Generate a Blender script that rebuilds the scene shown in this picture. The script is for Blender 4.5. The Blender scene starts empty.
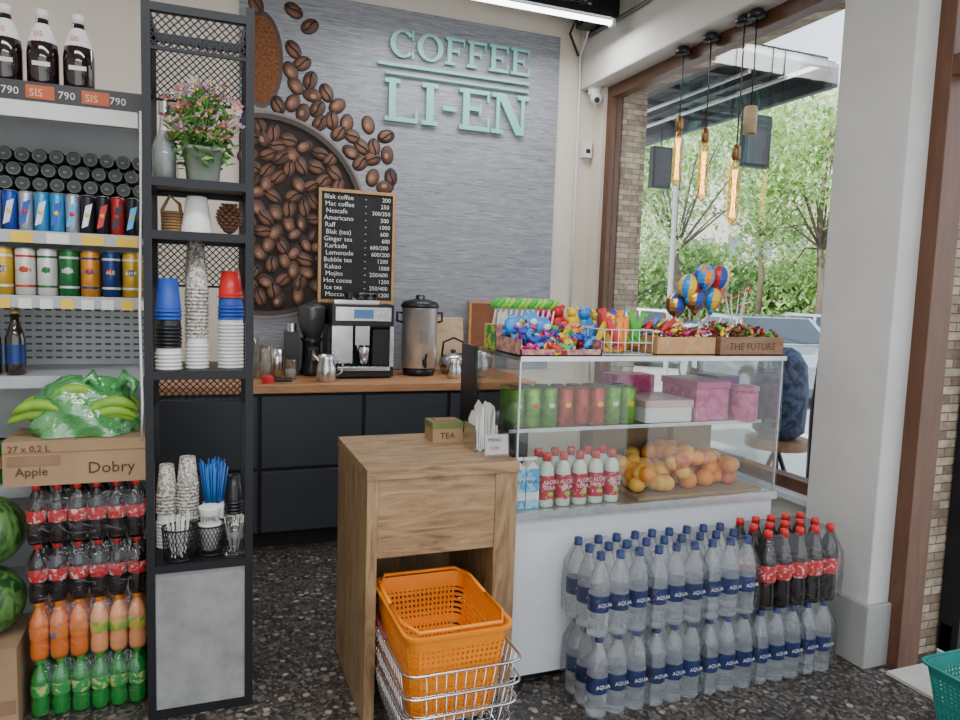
import bpy, bmesh, math, random
from mathutils import Vector, Matrix
random.seed(7)
R=random.Random(11)
# ---------------------------------------------------------------- materials
def nt(name):
    m=bpy.data.materials.new(name); m.use_nodes=True
    n=m.node_tree; b=n.nodes['Principled BSDF']; return m,n,b
def link(n,a,b): n.links.new(a,b)
def coords(n,scale=(1,1,1),kind='Object'):
    t=n.nodes.new('ShaderNodeTexCoord'); mp=n.nodes.new('ShaderNodeMapping')
    mp.inputs['Scale'].default_value=scale
    link(n,t.outputs[kind],mp.inputs['Vector']); return mp.outputs['Vector']
def ramp(n,fac,stops):
    r=n.nodes.new('ShaderNodeValToRGB'); e=r.color_ramp.elements
    while len(e)<len(stops): e.new(0.5)
    for i,(p,c) in enumerate(stops):
        e[i].position=p; e[i].color=(c[0],c[1],c[2],1)
    link(n,fac,r.inputs['Fac']); return r.outputs['Color']
def noise(n,vec,scale,detail=4,rough=.55,dist=0):
    t=n.nodes.new('ShaderNodeTexNoise'); t.inputs['Scale'].default_value=scale
    t.inputs['Detail'].default_value=detail; t.inputs['Roughness'].default_value=rough
    t.inputs['Distortion'].default_value=dist
    link(n,vec,t.inputs['Vector']); return t.outputs['Fac']
def bump(n,b,h,s,d=.01):
    bp=n.nodes.new('ShaderNodeBump'); bp.inputs['Strength'].default_value=s
    bp.inputs['Distance'].default_value=d
    link(n,h,bp.inputs['Height']); link(n,bp.outputs['Normal'],b.inputs['Normal'])
CACHE={}
def M(name,col,rough=.5,metal=0,trans=0,ior=1.45,es=0,ecol=None,bp=0,bs=60,var=.12,vs=12,coat=0):
    if name in CACHE: return CACHE[name]
    m,n,b=nt(name)
    v=coords(n)
    f=noise(n,v,vs)
    lo=[max(0,c*(1-var)) for c in col]; hi=[min(1,c*(1+var)) for c in col]
    link(n,ramp(n,f,[(.3,lo),(.7,hi)]),b.inputs['Base Color'])
    b.inputs['Roughness'].default_value=rough; b.inputs['Metallic'].default_value=metal
    b.inputs['Transmission Weight'].default_value=trans; b.inputs['IOR'].default_value=ior
    b.inputs['Coat Weight'].default_value=coat
    if es:
        b.inputs['Emission Color'].default_value=(*(ecol or col),1); b.inputs['Emission Strength'].default_value=es
    if bp: bump(n,b,noise(n,v,bs),bp,.004)
    CACHE[name]=m; return m
def film(name,tint=(1,1,1),gloss=.1,rough=.03,bp=0,bs=30,minf=.03,diff=None,dfac=0):
    m=bpy.data.materials.new(name); m.use_nodes=True; n=m.node_tree; n.nodes.clear()
    o=n.nodes.new('ShaderNodeOutputMaterial'); mx=n.nodes.new('ShaderNodeMixShader')
    t=n.nodes.new('ShaderNodeBsdfTransparent'); t.inputs[0].default_value=(*tint,1)
    g=n.nodes.new('ShaderNodeBsdfGlossy'); g.inputs['Roughness'].default_value=rough
    lw=n.nodes.new('ShaderNodeLayerWeight'); lw.inputs[0].default_value=.25
    mt=n.nodes.new('ShaderNodeMath'); mt.operation='MULTIPLY_ADD'
    mt.inputs[1].default_value=gloss*4; mt.inputs[2].default_value=minf; mt.use_clamp=True
    link(n,lw.outputs['Fresnel'],mt.inputs[0]); link(n,mt.outputs[0],mx.inputs[0])
    base=t.outputs[0]
    if diff:
        d=n.nodes.new('ShaderNodeBsdfDiffuse'); d.inputs[0].default_value=(*diff,1)
        m2=n.nodes.new('ShaderNodeMixShader'); m2.inputs[0].default_value=dfac
        link(n,t.outputs[0],m2.inputs[1]); link(n,d.outputs[0],m2.inputs[2]); base=m2.outputs[0]
    link(n,base,mx.inputs[1]); link(n,g.outputs[0],mx.inputs[2]); link(n,mx.outputs[0],o.inputs['Surface'])
    if bp:
        b=n.nodes.new('ShaderNodeBump'); b.inputs['Strength'].default_value=bp; b.inputs['Distance'].default_value=.01
        link(n,noise(n,coords(n),bs,3,.5,1),b.inputs['Height'])
        link(n,b.outputs['Normal'],g.inputs['Normal']); link(n,b.outputs['Normal'],lw.inputs['Normal'])
    return m
GLASS=film('clear_glass',(.96,.98,.97),.14)
WINGLASS=film('window_glass',(.98,.99,.99),.03,minf=.01)
WRAP=film('shrink_wrap',(.98,.99,1),.10,.10,.8,22,.03)
GREENBAG=film('green_bag',(.5,.9,.5),.3,.2,1.0,18,.16,(.12,.6,.16),.42)
def wall_mat(name,c1,c2,rough=.8,sc=2.5,bpn=.15):
    m,n,b=nt(name); v=coords(n)
    link(n,ramp(n,noise(n,v,sc,6,.6),[(.3,c1),(.7,c2)]),b.inputs['Base Color'])
    b.inputs['Roughness'].default_value=rough; bump(n,b,noise(n,v,90,5),bpn,.004); return m
WALL=wall_mat('cream_wall',(.62,.56,.47),(.70,.64,.55))
PILLAR=wall_mat('pillar_plaster',(.48,.475,.46),(.58,.575,.56))
BEAMW=wall_mat('beam_paint',(.62,.59,.54),(.70,.67,.61))
CEIL=wall_mat('ceiling_paint',(.36,.33,.29),(.46,.43,.38))
PLINTH=wall_mat('plinth_paint',(.27,.265,.26),(.35,.345,.33))
CONC=wall_mat('grey_concrete',(.20,.20,.195),(.33,.33,.32),.7,9,.3)
TILE=wall_mat('threshold_stone',(.52,.48,.43),(.64,.6,.54),.6,8)
def floor_mat():
    m,n,b=nt('terrazzo'); v=coords(n)
    def vor(s):
        t=n.nodes.new('ShaderNodeTexVoronoi'); t.inputs['Scale'].default_value=s; link(n,v,t.inputs['Vector']); return t
    a=vor(34); c=vor(90)
    def mixc(fac,A,B):
        x=n.nodes.new('ShaderNodeMix'); x.data_type='RGBA'; link(n,fac,x.inputs['Factor'])
        for s,k in ((A,6),(B,7)):
            if isinstance(s,tuple): x.inputs[k].default_value=(*s,1)
            else: link(n,s,x.inputs[k])
        return x.outputs[2]
    def sep(col):
        s=n.nodes.new('ShaderNodeSeparateColor'); link(n,col,s.inputs[0]); return s.outputs
    chip=ramp(n,sep(a.outputs['Color'])[0],[(0,(.035,.030,.028)),(.35,(.12,.082,.06)),(.6,(.07,.064,.06)),(.82,(.19,.155,.125)),(1,(.42,.37,.31))])
    mask=ramp(n,a.outputs['Distance'],[(.40,(1,1,1)),(.50,(0,0,0))])
    chip2=ramp(n,sep(c.outputs['Color'])[1],[(0,(.018,.017,.016)),(.6,(.05,.044,.04)),(1,(.22,.195,.17))])
    col=mixc(mask,chip2,chip)
    pat=ramp(n,noise(n,v,1.3,5),[(.35,(.7,.7,.7)),(.7,(1,1,1))])
    mm=n.nodes.new('ShaderNodeMix'); mm.data_type='RGBA'; mm.blend_type='MULTIPLY'; mm.inputs['Factor'].default_value=1
    link(n,col,mm.inputs[6]); link(n,pat,mm.inputs[7])
    link(n,mm.outputs[2],b.inputs['Base Color']); b.inputs['Roughness'].default_value=.35
    bump(n,b,noise(n,v,40),.1); return m
FLOOR=floor_mat()
def wood_mat(name,c1,c2,c3,sc=(1,1,1),rough=.5,kn=1.0):
    m,n,b=nt(name); v=coords(n,sc)
    f=noise(n,v,3,8,.65,1.2*kn)
    link(n,ramp(n,f,[(.25,c1),(.5,c2),(.75,c3)]),b.inputs['Base Color'])
    b.inputs['Roughness'].default_value=rough; bump(n,b,noise(n,v,14,6),.12,.003); return m
OAK=wood_mat('rustic_oak_vertical',(.08,.040,.016),(.27,.165,.078),(.43,.285,.15),(5,5,.9),.5,1.8)
OAKH=wood_mat('rustic_oak_horizontal',(.085,.043,.018),(.29,.175,.085),(.45,.30,.16),(.9,5,6),.5,1.8)
CWOOD=wood_mat('counter_wood',(.26,.11,.04),(.40,.19,.08),(.5,.26,.12),(1,8,8))
CRATE=wood_mat('crate_wood',(.12,.055,.025),(.21,.105,.052),(.28,.155,.08),(2,10,14))
BROWNF=wood_mat('brown_frame',(.065,.026,.012),(.105,.043,.02),(.14,.06,.028),(6,6,1),.4)
FRAMEW=wood_mat('pine_frame',(.33,.16,.06),(.46,.25,.1),(.55,.32,.14),(6,6,6))
BAMB=wood_mat('light_board',(.35,.22,.12),(.5,.34,.2),(.58,.42,.27),(3,12,3))
def brick_mat():
    m,n,b=nt('stone_brick'); t=n.nodes.new('ShaderNodeTexCoord'); s=n.nodes.new('ShaderNodeSeparateXYZ')
    link(n,t.outputs['Object'],s.inputs[0]); ad=n.nodes.new('ShaderNodeMath'); link(n,s.outputs[0],ad.inputs[0]); link(n,s.outputs[1],ad.inputs[1])
    c=n.nodes.new('ShaderNodeCombineXYZ'); link(n,ad.outputs[0],c.inputs[0]); link(n,s.outputs[2],c.inputs[1])
    br=n.nodes.new('ShaderNodeTexBrick'); link(n,c.outputs[0],br.inputs['Vector'])
    br.inputs['Scale'].default_value=1; br.inputs['Brick Width'].default_value=.13; br.inputs['Row Height'].default_value=.038
    br.inputs['Mortar Size'].default_value=.003; br.inputs['Color1'].default_value=(.26,.18,.12,1); br.inputs['Color2'].default_value=(.60,.50,.38,1)
    br.inputs['Mortar'].default_value=(.15,.12,.09,1); br.inputs['Bias'].default_value=0
    mx=n.nodes.new('ShaderNodeMix'); mx.data_type='RGBA'; mx.blend_type='MULTIPLY'; mx.inputs['Factor'].default_value=1
    link(n,br.outputs['Color'],mx.inputs[6]); link(n,ramp(n,noise(n,coords(n),30,5),[(.3,(.6,.55,.5)),(.65,(1.0,1.0,1.0))]),mx.inputs[7])
    link(n,mx.outputs[2],b.inputs['Base Color']); b.inputs['Roughness'].default_value=.9
    bump(n,b,noise(n,coords(n),35,6),.8,.01); return m
BRICK=brick_mat()
def mural_mat():
    m,n,b=nt('mural_print'); v=coords(n,(1.2,1,22))
    f=noise(n,v,3.2,7,.65,2.2)
    link(n,ramp(n,f,[(.3,(.135,.14,.16)),(.5,(.25,.258,.29)),(.72,(.41,.42,.45))]),b.inputs['Base Color'])
    b.inputs['Roughness'].default_value=.6; return m
MURAL=mural_mat()
def melon_mat():
    m,n,b=nt('watermelon_skin'); v=coords(n,(1,1,.35))
    f=noise(n,v,18,3,.5,2)
    link(n,ramp(n,f,[(.42,(.012,.06,.014)),(.56,(.10,.21,.05))]),b.inputs['Base Color']); b.inputs['Roughness'].default_value=.35; return m
MELON=melon_mat()
def two_tone(name,c1,c2,sc=30,rough=.3,metal=.4,edge=.02,mid=.5):
    if name in CACHE: return CACHE[name]
    m,n,b=nt(name); v=coords(n); f=noise(n,v,sc,2,.5,.6)
    link(n,ramp(n,f,[(mid-edge,c1),(mid+edge,c2)]),b.inputs['Base Color']); b.inputs['Roughness'].default_value=rough; b.inputs['Metallic'].default_value=metal
    CACHE[name]=m; return m
WHITE=M('white_plastic',(.68,.68,.66),.4,var=.04); WHITEP=M('white_laminate',(.60,.62,.64),.35,var=.04)
BLACK=M('black_metal',(.012,.013,.016),.45,.3); BLKP=M('black_plastic',(.012,.012,.014),.3)
CHAR=M('charcoal_cabinet',(.030,.033,.040),.45,var=.08,vs=3); CHARD=M('cabinet_gap',(.006,.006,.007),.6)
STEEL=M('brushed_steel',(.62,.62,.62),.25,1,bp=.05); CHROME=M('chrome_wire',(.7,.7,.72),.18,1); ALU=M('aluminium_trim',(.6,.61,.62),.35,.9)
RED=M('red_plastic',(.55,.02,.02),.35); BLUE=M('blue_paper',(.02,.07,.38),.5); NAVY=M('navy_label',(.008,.022,.10),.4,var=.3)
PAPER=M('white_paper',(.76,.75,.72),.8,var=.03); CARD=M('cardboard',(.33,.21,.115),.85,bp=.1,vs=5); CARDD=M('cardboard_dark',(.25,.145,.08),.85)
PRINT=M('dark_print',(.07,.03,.015),.7); CHALK=M('chalk',(.75,.75,.72),.9); SLATE=M('slate_board',(.012,.012,.013),.7,var=.5,vs=5)
TEAL=M('teal_letter',(.21,.50,.45),.45,var=.05); GREEN=M('green_plastic',(.05,.40,.04),.4); YEL=M('yellow_wrapper',(.8,.52,.02),.3); ORG=M('orange_plastic',(.85,.25,.008),.35,var=.05)
PINK=M('pink_wrapper',(.65,.04,.2),.35); LBLUE=M('light_blue_wrapper',(.03,.24,.65),.3); PURP=M('purple_wrapper',(.22,.03,.32),.3); BRN=M('brown_wrapper',(.14,.05,.02),.35)
LGREEN=M('lime_wrapper',(.25,.58,.04),.35); GOLD=M('gold_foil',(.7,.42,.12),.3,.8); SILV=M('silver_foil',(.6,.6,.63),.3,.9)
WATER=M('water_bottle_plastic',(.96,.985,1.0),.04,0,.86,1.25,var=.01,bp=.4,bs=45)
COLA=M('cola_liquid',(.012,.004,.004),.10,coat=.3,bp=.1); COLAL=two_tone('cola_label',(.50,.010,.012),(.68,.50,.46),60,.4,0,.02,.58)
FANTA=M('orange_soda',(.85,.2,.02),.12,0,.25,coat=.5); SPRITE=M('green_soda',(.012,.26,.03),.12,0,.25,coat=.5)
TERR=M('cream_label',(.7,.67,.55),.5)
# ---------------------------------------------------------------- builder
def sg(x): return -1 if x<0 else 1
TXT={}
class MB:
    def __init__(s): s.v=[];s.f=[];s.m=[];s.s=[];s.mats=[]
    def add(s,vs,fs,mat,smooth=False):
        if mat not in s.mats: s.mats.append(mat)
        i=s.mats.index(mat); o=len(s.v); s.v+= [tuple(p) for p in vs]
        for f in fs: s.f.append(tuple(k+o for k in f)); s.m.append(i); s.s.append(smooth)
    def box(s,x0,x1,y0,y1,z0,z1,mat,T=None):
        vs=[Vector(p) for p in ((x0,y0,z0),(x1,y0,z0),(x1,y1,z0),(x0,y1,z0),(x0,y0,z1),(x1,y0,z1),(x1,y1,z1),(x0,y1,z1))]
        if T: vs=[T@p for p in vs]
        s.add(vs,[(0,3,2,1),(4,5,6,7),(0,1,5,4),(1,2,6,5),(2,3,7,6),(3,0,4,7)],mat)
    def beam(s,p0,p1,w,h,mat,up=(0,0,1)):
        p0=Vector(p0);p1=Vector(p1);d=(p1-p0).normalized();u=Vector(up)
        if abs(d.dot(u))>.95: u=Vector((1,0,0))
        a=d.cross(u).normalized();b=a.cross(d).normalized(); a*=w/2;b*=h/2
        vs=[p0-a-b,p0+a-b,p0+a+b,p0-a+b,p1-a-b,p1+a-b,p1+a+b,p1-a+b]
        s.add(vs,[(0,3,2,1),(4,5,6,7),(0,1,5,4),(1,2,6,5),(2,3,7,6),(3,0,4,7)],mat)
    def tube(s,pts,r,mat,n=8,closed=False):
        pts=[Vector(p) for p in pts];N=len(pts);vs=[];fs=[]
        rr=r if isinstance(r,(list,tuple)) else [r]*N
        u=None
        for i,p in enumerate(pts):
            if closed: d=(pts[(i+1)%N]-pts[i-1])
            else: d=pts[min(i+1,N-1)]-pts[max(i-1,0)]
            d.normalize()
            if u is None: u=d.orthogonal().normalized()
            u=(u-d*u.dot(d)); u=u.normalized() if u.length>1e-6 else d.orthogonal().normalized()
            w=d.cross(u)
            for k in range(n):
                a=2*math.pi*k/n; vs.append(p+(u*math.cos(a)+w*math.sin(a))*rr[i])
        for i in range(N if closed else N-1):
            j=(i+1)%N
            for k in range(n): fs.append((i*n+k,i*n+(k+1)%n,j*n+(k+1)%n,j*n+k))
        if not closed: fs+= [tuple(range(n))[::-1],tuple(range((N-1)*n,N*n))]
        s.add(vs,fs,mat,True)
    def cyl(s,p0,p1,r,mat,n=14,r2=None): s.lathe2([(r,0),(r2 if r2 is not None else r,1)],p0,p1,mat,n)
    def lathe2(s,prof,p0,p1,mat,n):
        p0=Vector(p0);p1=Vector(p1);d=p1-p0;u=d.orthogonal().normalized();w=d.normalized().cross(u);vs=[];fs=[]
        for r,t in prof:
            for k in range(n):
                a=2*math.pi*k/n; vs.append(p0+d*t+(u*math.cos(a)+w*math.sin(a))*r)
        for i in range(len(prof)-1):
            for k in range(n): fs.append((i*n+k,i*n+(k+1)%n,(i+1)*n+(k+1)%n,(i+1)*n+k))
        s.add(vs,fs,mat,True); L=len(prof)
        s.add(vs[:n],[tuple(range(n))[::-1]],mat); s.add(vs[-n:],[tuple(range(n))],mat)
    def lathe(s,prof,loc,mat,n=16,T=None,cap=True,sq=0):
        loc=Vector(loc);vs=[];fs=[]
        for r,z in prof:
            for k in range(n):
                a=2*math.pi*k/n; c,d=math.cos(a),math.sin(a)
                if sq: c=sg(c)*abs(c)**sq; d=sg(d)*abs(d)**sq
                p=Vector((r*c,r*d,z))
                if T: p=T@p
                vs.append(loc+p)
        for i in range(len(prof)-1):
            for k in range(n): fs.append((i*n+k,i*n+(k+1)%n,(i+1)*n+(k+1)%n,(i+1)*n+k))
        if cap:
            fs.append(tuple(range(n))[::-1]); fs.append(tuple(range((len(prof)-1)*n,len(prof)*n)))
        s.add(vs,fs,mat,True)
    def ball(s,c,r,mat,n=14,m=9,T=None,jit=0):
        if not isinstance(r,(tuple,list)): r=(r,r,r)
        c=Vector(c);vs=[];fs=[]
        for i in range(1,m):
            ph=math.pi*i/m
            for k in range(n):
                a=2*math.pi*k/n; p=Vector((r[0]*math.sin(ph)*math.cos(a),r[1]*math.sin(ph)*math.sin(a),-r[2]*math.cos(ph)))
                if jit: p*=1+R.uniform(-jit,jit)
                if T: p=T@p
                vs.append(c+p)
        b=Vector((0,0,-r[2]));t=Vector((0,0,r[2]))
        if T: b=T@b;t=T@t
        vs+=[c+b,c+t];B=len(vs)-2;T2=B+1
        for i in range(m-2):
            for k in range(n): fs.append((i*n+k,i*n+(k+1)%n,(i+1)*n+(k+1)%n,(i+1)*n+k))
        for k in range(n): fs.append((B,(k+1)%n,k)); fs.append((T2,(m-2)*n+k,(m-2)*n+(k+1)%n))
        s.add(vs,fs,mat,True)
    def prism(s,poly,o,ux,uy,ext,mat):
        o=Vector(o);ux=Vector(ux);uy=Vector(uy);e=Vector(ext);n=len(poly)
        a=[o+ux*p[0]+uy*p[1] for p in poly]; b=[p+e for p in a]
        fs=[tuple(range(n))[::-1],tuple(range(n,2*n))]+[(k,(k+1)%n,n+(k+1)%n,n+k) for k in range(n)]
        s.add(a+b,fs,mat)
    def text(s,t,size,o,ux,uy,mat,center=False,right=False):
        key=t
        if key not in TXT:
            c=bpy.data.curves.new('t','FONT'); c.body=t; c.size=1; c.resolution_u=2
            ob=bpy.data.objects.new('t',c); bpy.context.scene.collection.objects.link(ob)
            bpy.context.view_layer.update()
            dg=bpy.context.evaluated_depsgraph_get(); me=ob.evaluated_get(dg).to_mesh()
            TXT[key]=([v.co.copy() for v in me.vertices],[tuple(p.vertices) for p in me.polygons])
            ob.evaluated_get(dg).to_mesh_clear(); bpy.data.objects.remove(ob); bpy.data.curves.remove(c)
        vs,fs=TXT[key]
        if not vs: return
        o=Vector(o);ux=Vector(ux);uy=Vector(uy); mxx=max(v.x for v in vs); w=mxx if center else (2*mxx if right else 0)
        s.add([o+ux*((v.x-w/2)*size)+uy*(v.y*size) for v in vs],fs,mat)
    def build(s,name,bevel=0,loc=None):
        me=bpy.data.meshes.new(name)
        xs=[p[0] for p in s.v];ys=[p[1] for p in s.v];zs=[p[2] for p in s.v]
        c=loc or ((min(xs)+max(xs))/2,(min(ys)+max(ys))/2,min(zs))
        me.from_pydata([(p[0]-c[0],p[1]-c[1],p[2]-c[2]) for p in s.v],[],s.f)
        for m in s.mats: me.materials.append(m)
        me.polygons.foreach_set('material_index',s.m); me.polygons.foreach_set('use_smooth',s.s)
        bm=bmesh.new(); bm.from_mesh(me); bmesh.ops.recalc_face_normals(bm,faces=bm.faces); bm.to_mesh(me); bm.free()
        me.update()
        o=bpy.data.objects.new(name,me); bpy.context.scene.collection.objects.link(o); o.location=c
        if bevel:
            b=o.modifiers.new('bevel','BEVEL'); b.width=bevel; b.segments=2; b.limit_method='ANGLE'; b.angle_limit=math.radians(50)
        return o
X=Vector((1,0,0));Z=Vector((0,0,1));Y=Vector((0,1,0))
def Rz(a): return Matrix.Rotation(a,3,'Z')
def Rx(a): return Matrix.Rotation(a,3,'X')
def Ry(a): return Matrix.Rotation(a,3,'Y')
def rrot(): return Rz(R.uniform(0,6.3))@Rx(R.uniform(-1,1))@Ry(R.uniform(-1,1))
# ---------------------------------------------------------------- room
b=MB(); b.box(-2.6,3.0,-2.5,4.95,-.12,0,FLOOR); b.build('floor')
b=MB(); b.box(-2.6,3.0,4.80,4.95,0,3.5,WALL); b.build('wall_back')
b=MB(); b.box(-2.75,-2.6,-2.5,4.95,0,3.5,WALL); b.build('wall_left')
b=MB(); b.box(-2.6,3.0,-2.5,4.95,3.5,3.62,CEIL); b.build('ceiling')
b=MB()
b.box(2.66,2.80,2.45,4.8,0,.55,WALL); b.box(2.80,3.0,2.45,4.8,-.12,.53,BRICK)
b.box(2.66,2.80,4.64,4.8,.55,3.5,WALL); b.box(2.80,3.0,4.60,4.95,.53,3.5,BRICK)
b.box(2.80,3.0,2.10,2.47,-.12,3.5,BRICK)
b.box(2.80,3.0,-2.5,4.6,2.97,3.5,BRICK)
b.build('wall_right')
b=MB(); b.box(2.55,2.80,2.09,2.45,0,3.0,PILLAR); b.box(2.53,2.80,2.07,2.47,0,.27,PLINTH); b.build('pillar',.006)
b=MB(); b.box(2.55,2.80,-2.5,4.8,2.98,3.5,BEAMW); b.build('beam',.01)
b=MB()
b.box(2.69,2.77,2.45,4.64,2.90,2.98,BROWNF); b.box(2.69,2.77,4.57,4.64,.58,2.9,BROWNF); b.box(2.69,2.77,2.45,2.50,.58,2.9,BROWNF)
b.box(2.62,2.80,2.45,4.64,.55,.58,WHITEP); b.box(2.69,2.77,2.45,4.64,.58,.64,BROWNF)
b.box(2.725,2.731,2.5,4.57,.64,2.90,WINGLASS)
b.build('window_1')
b=MB()
b.box(2.66,2.78,2.02,2.09,0,2.98,BROWNF); b.box(2.66,2.78,.7,2.02,2.38,2.46,BROWNF); b.box(2.66,2.78,.7,2.02,2.92,2.98,BROWNF)
b.box(2.715,2.722,.7,2.02,2.46,2.92,WINGLASS); b.box(2.66,2.78,.63,.7,0,2.98,BROWNF)
b.build('door_1',.004)
b=MB(); b.box(2.98,3.05,2.0,2.09,0.02,2.36,BLACK); b.box(2.98,3.95,2.03,2.08,2.28,2.36,BLACK); b.box(2.98,3.95,2.03,2.08,.02,.14,BLACK); b.box(3.88,3.95,2.03,2.08,.02,2.36,BLACK)
b.box(3.05,3.88,2.05,2.056,.14,2.28,WINGLASS); b.cyl((3.12,1.99,.9),(3.12,1.99,1.3),.012,STEEL); b.build('glass_door')
b=MB(); b.box(2.60,3.6,.6,2.02,-.12,.012,TILE); b.build('threshold')
# ---------------------------------------------------------------- ceiling things
def fixture(x0,x1,y,z,name='fluorescent_or_fill_lamp',en=0):
    b=MB(); b.box(x0,x1,y-.04,y+.04,z+.02,z+.06,BLACK)
    b.cyl((x0+.02,y,z),(x1-.02,y,z),.016,M('lamp_tube',(1,1,1),.3,es=9,ecol=(.93,.97,1)),10)
    for x in (x0+.15,x1-.15): b.box(x-.01,x+.01,y-.01,y+.01,z+.06,3.5,BLACK)
    b.box(x0,x0+.02,y-.03,y+.03,z-.02,z+.03,WHITE); b.box(x1-.02,x1,y-.03,y+.03,z-.02,z+.03,WHITE)
    b.build(name)
    if en:
        l=bpy.data.lights.new('lamp','AREA'); l.shape='RECTANGLE'; l.size=x1-x0; l.size_y=.4; l.energy=en; l.color=(.97,.985,1)
        o=bpy.data.objects.new('lamp_or_fill_light',l); bpy.context.scene.collection.objects.link(o); o.location=((x0+x1)/2,y,z-.05)
fixture(.9,2.45,4.2,3.24,en=26)
fixture(-1.2,1.6,1.2,3.3,en=58)  # unseen fixture, added as fill light for the room
fixture(-2.2,-.2,3.6,3.3,en=13)  # added out of view, fill light for the left side
fixture(-1.4,1.6,-.8,3.3,en=55)  # added behind the camera as soft fill, no known lamp here
b=MB(); gc=M('grey_conduit',(.12,.115,.11),.5)
b.tube([(1.0,4.5,3.46),(2.0,4.52,3.44),(2.52,4.5,3.44)],.022,BLKP); b.tube([(1.6,4.62,3.44),(2.2,4.6,3.40),(2.52,4.7,3.42)],.012,WHITE)
b.tube([(2.2,4.35,3.45),(2.45,4.4,3.40),(2.5,4.6,3.36),(2.52,4.76,3.2),(2.53,4.77,3.0),(2.54,4.78,2.0),(2.54,4.78,1.3)],.008,WHITE)
b.tube([(2.3,4.3,3.45),(2.35,4.5,3.38),(2.42,4.74,3.34),(2.5,4.75,3.2)],.009,BLKP)
b.tube([(-.2,2.9,3.47),(.6,2.95,3.44),(1.4,3.3,3.47)],.015,BLKP)
b.tube([(1.5,4.0,3.44),(2.1,3.9,3.42),(2.54,4.0,3.38)],.025,gc); b.tube([(2.53,4.7,3.32),(2.53,4.0,3.30),(2.53,3.0,3.32)],.014,gc)
for k in range(5): b.tube([(1.7+k*.1,4.75,3.47),(2.0+k*.06,4.5,3.43-k*.01),(2.3+k*.03,4.2-k*.1,3.40-k*.015),(2.52,3.9-k*.12,3.42-k*.03),(2.53,3.2-k*.1,3.40-k*.03)],.008,BLKP,6)
b.box(2.40,2.55,4.30,4.62,3.33,3.44,BLKP)
b.build('ceiling_cables')
b=MB(); b.cyl((2.62,4.7,2.98),(2.62,4.7,2.93),.05,WHITE,18); b.ball((2.61,4.66,2.90),.045,WHITE); b.cyl((2.60,4.64,2.90),(2.56,4.56,2.86),.026,WHITE,14); b.cyl((2.56,4.56,2.86),(2.559,4.557,2.859),.02,BLKP,14)
b.tube([(2.62,4.74,2.95),(2.58,4.78,2.99),(2.57,4.77,3.2)],.006,BLKP,6)
b.build('security_camera')
b=MB(); b.box(2.575,2.64,4.74,4.80,2.50,2.62,WHITE); b.box(2.59,2.625,4.735,4.74,2.53,2.56,BLKP); b.build('motion_sensor',.006)
AMB=film('amber_glass',(1,.76,.42),.15,minf=.06)
def pendant(x,y,zt,zb,wood=False):
    b=MB(); b.lathe([(.045,0),(.05,.02),(.03,.045),(.008,.05)],(x,y,2.93),BLKP,18)
    b.tube([(x,y,2.95),(x+.004,y,(2.9+zt)/2),(x,y,zt)],.004,BLKP,6)
    if wood:
        b.lathe([(.012,.14),(.03,.135),(.034,.12),(.034,0),(.029,0),(.029,.08),(.01,.1)],(x,y,zb),M('pale_wood_shade',(.5,.37,.22),.6),20,cap=False)
    else:
        b.lathe([(.012,0),(.022,-.02),(.022,-.07),(.015,-.08)],(x,y,zt),M('socket_brass',(.25,.13,.05),.35,.7),14)
        h=zt-.08-zb
        b.lathe([(.014,h),(.026,h-.05),(.030,h-.1),(.030,.05),(.02,.015),(.003,0)],(x,y,zb),AMB,16)
        f=M('filament',(1,.5,.12),.5,es=7,ecol=(1,.62,.25))
        for k in range(6):
            a=k*math.pi/3; c,s_=math.cos(a)*.014,math.sin(a)*.014
            b.tube([(x+c,y+s_,zb+.04),(x-s_*.7,y+c*.7,zb+h*.5),(x+c,y+s_,zb+h-.05)],.0015,f,4)
    b.build('pendant_lamp')
pendant(2.64,3.7,2.58,2.17); pendant(2.64,3.45,2.46,2.05); pendant(2.63,3.17,2.32,1.90); pendant(2.63,3.08,2.50,2.36,True)
# ---------------------------------------------------------------- mural
my=4.785
b=MB(); b.box(.2,2.37,my,4.798,.955,3.32,MURAL)
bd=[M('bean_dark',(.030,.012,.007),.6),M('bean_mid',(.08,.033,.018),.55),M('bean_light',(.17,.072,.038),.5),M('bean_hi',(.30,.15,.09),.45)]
CRE=M('bean_crease',(.006,.003,.002),.8)
def bean(x,z,L,W,ang,dy):
    n=16; ca,sa=math.cos(ang),math.sin(ang); face=R.random()<.6
    rings=[(1,0,0),(.86,.35,1),(.6,.75,2),(.3,.95,3)]
    P=[]
    for s,h,_ in rings:
        P.append([])
        for k in range(n):
            a=2*math.pi*k/n; px=L*s*math.cos(a)+(-.15*L*(1-s)); pz=W*s*math.sin(a)+.25*W*(1-s)
            P[-1].append((x+px*ca-pz*sa,my-dy-.012*h,z+px*sa+pz*ca))
    for i in range(3):
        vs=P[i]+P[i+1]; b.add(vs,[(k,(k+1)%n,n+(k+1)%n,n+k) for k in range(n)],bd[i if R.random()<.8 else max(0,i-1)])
    b.add(P[3],[tuple(range(n))],bd[2 if face else 3])
    if face:
        pts=[]
        for k in range(9):
            t=-0.85+1.7*k/8; px=L*t; pz=W*.18*math.sin(t*3.2)
            pts.append((px*ca-pz*sa,px*sa+pz*ca))
        w=W*.09; vs=[];fs=[]
        for k,(qx,qz) in enumerate(pts):
            for sgn in (-1,1): vs.append((x+qx-sa*w*sgn,my-dy-.0145,z+qz+ca*w*sgn))
        fs=[(2*k,2*k+1,2*k+3,2*k+2) for k in range(8)]; b.add(vs,fs,CRE)
cx,cz,rb=.36,1.93,.60
poly=[]
for k in range(48):
    a=2*math.pi*k/48; poly.append((max(.2,cx+rb*math.cos(a)),cz+rb*math.sin(a)))
b.prism(poly,(0,my,0),X,Z,(0,-.002,0),M('bowl_shadow',(.015,.008,.005),.7))
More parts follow.
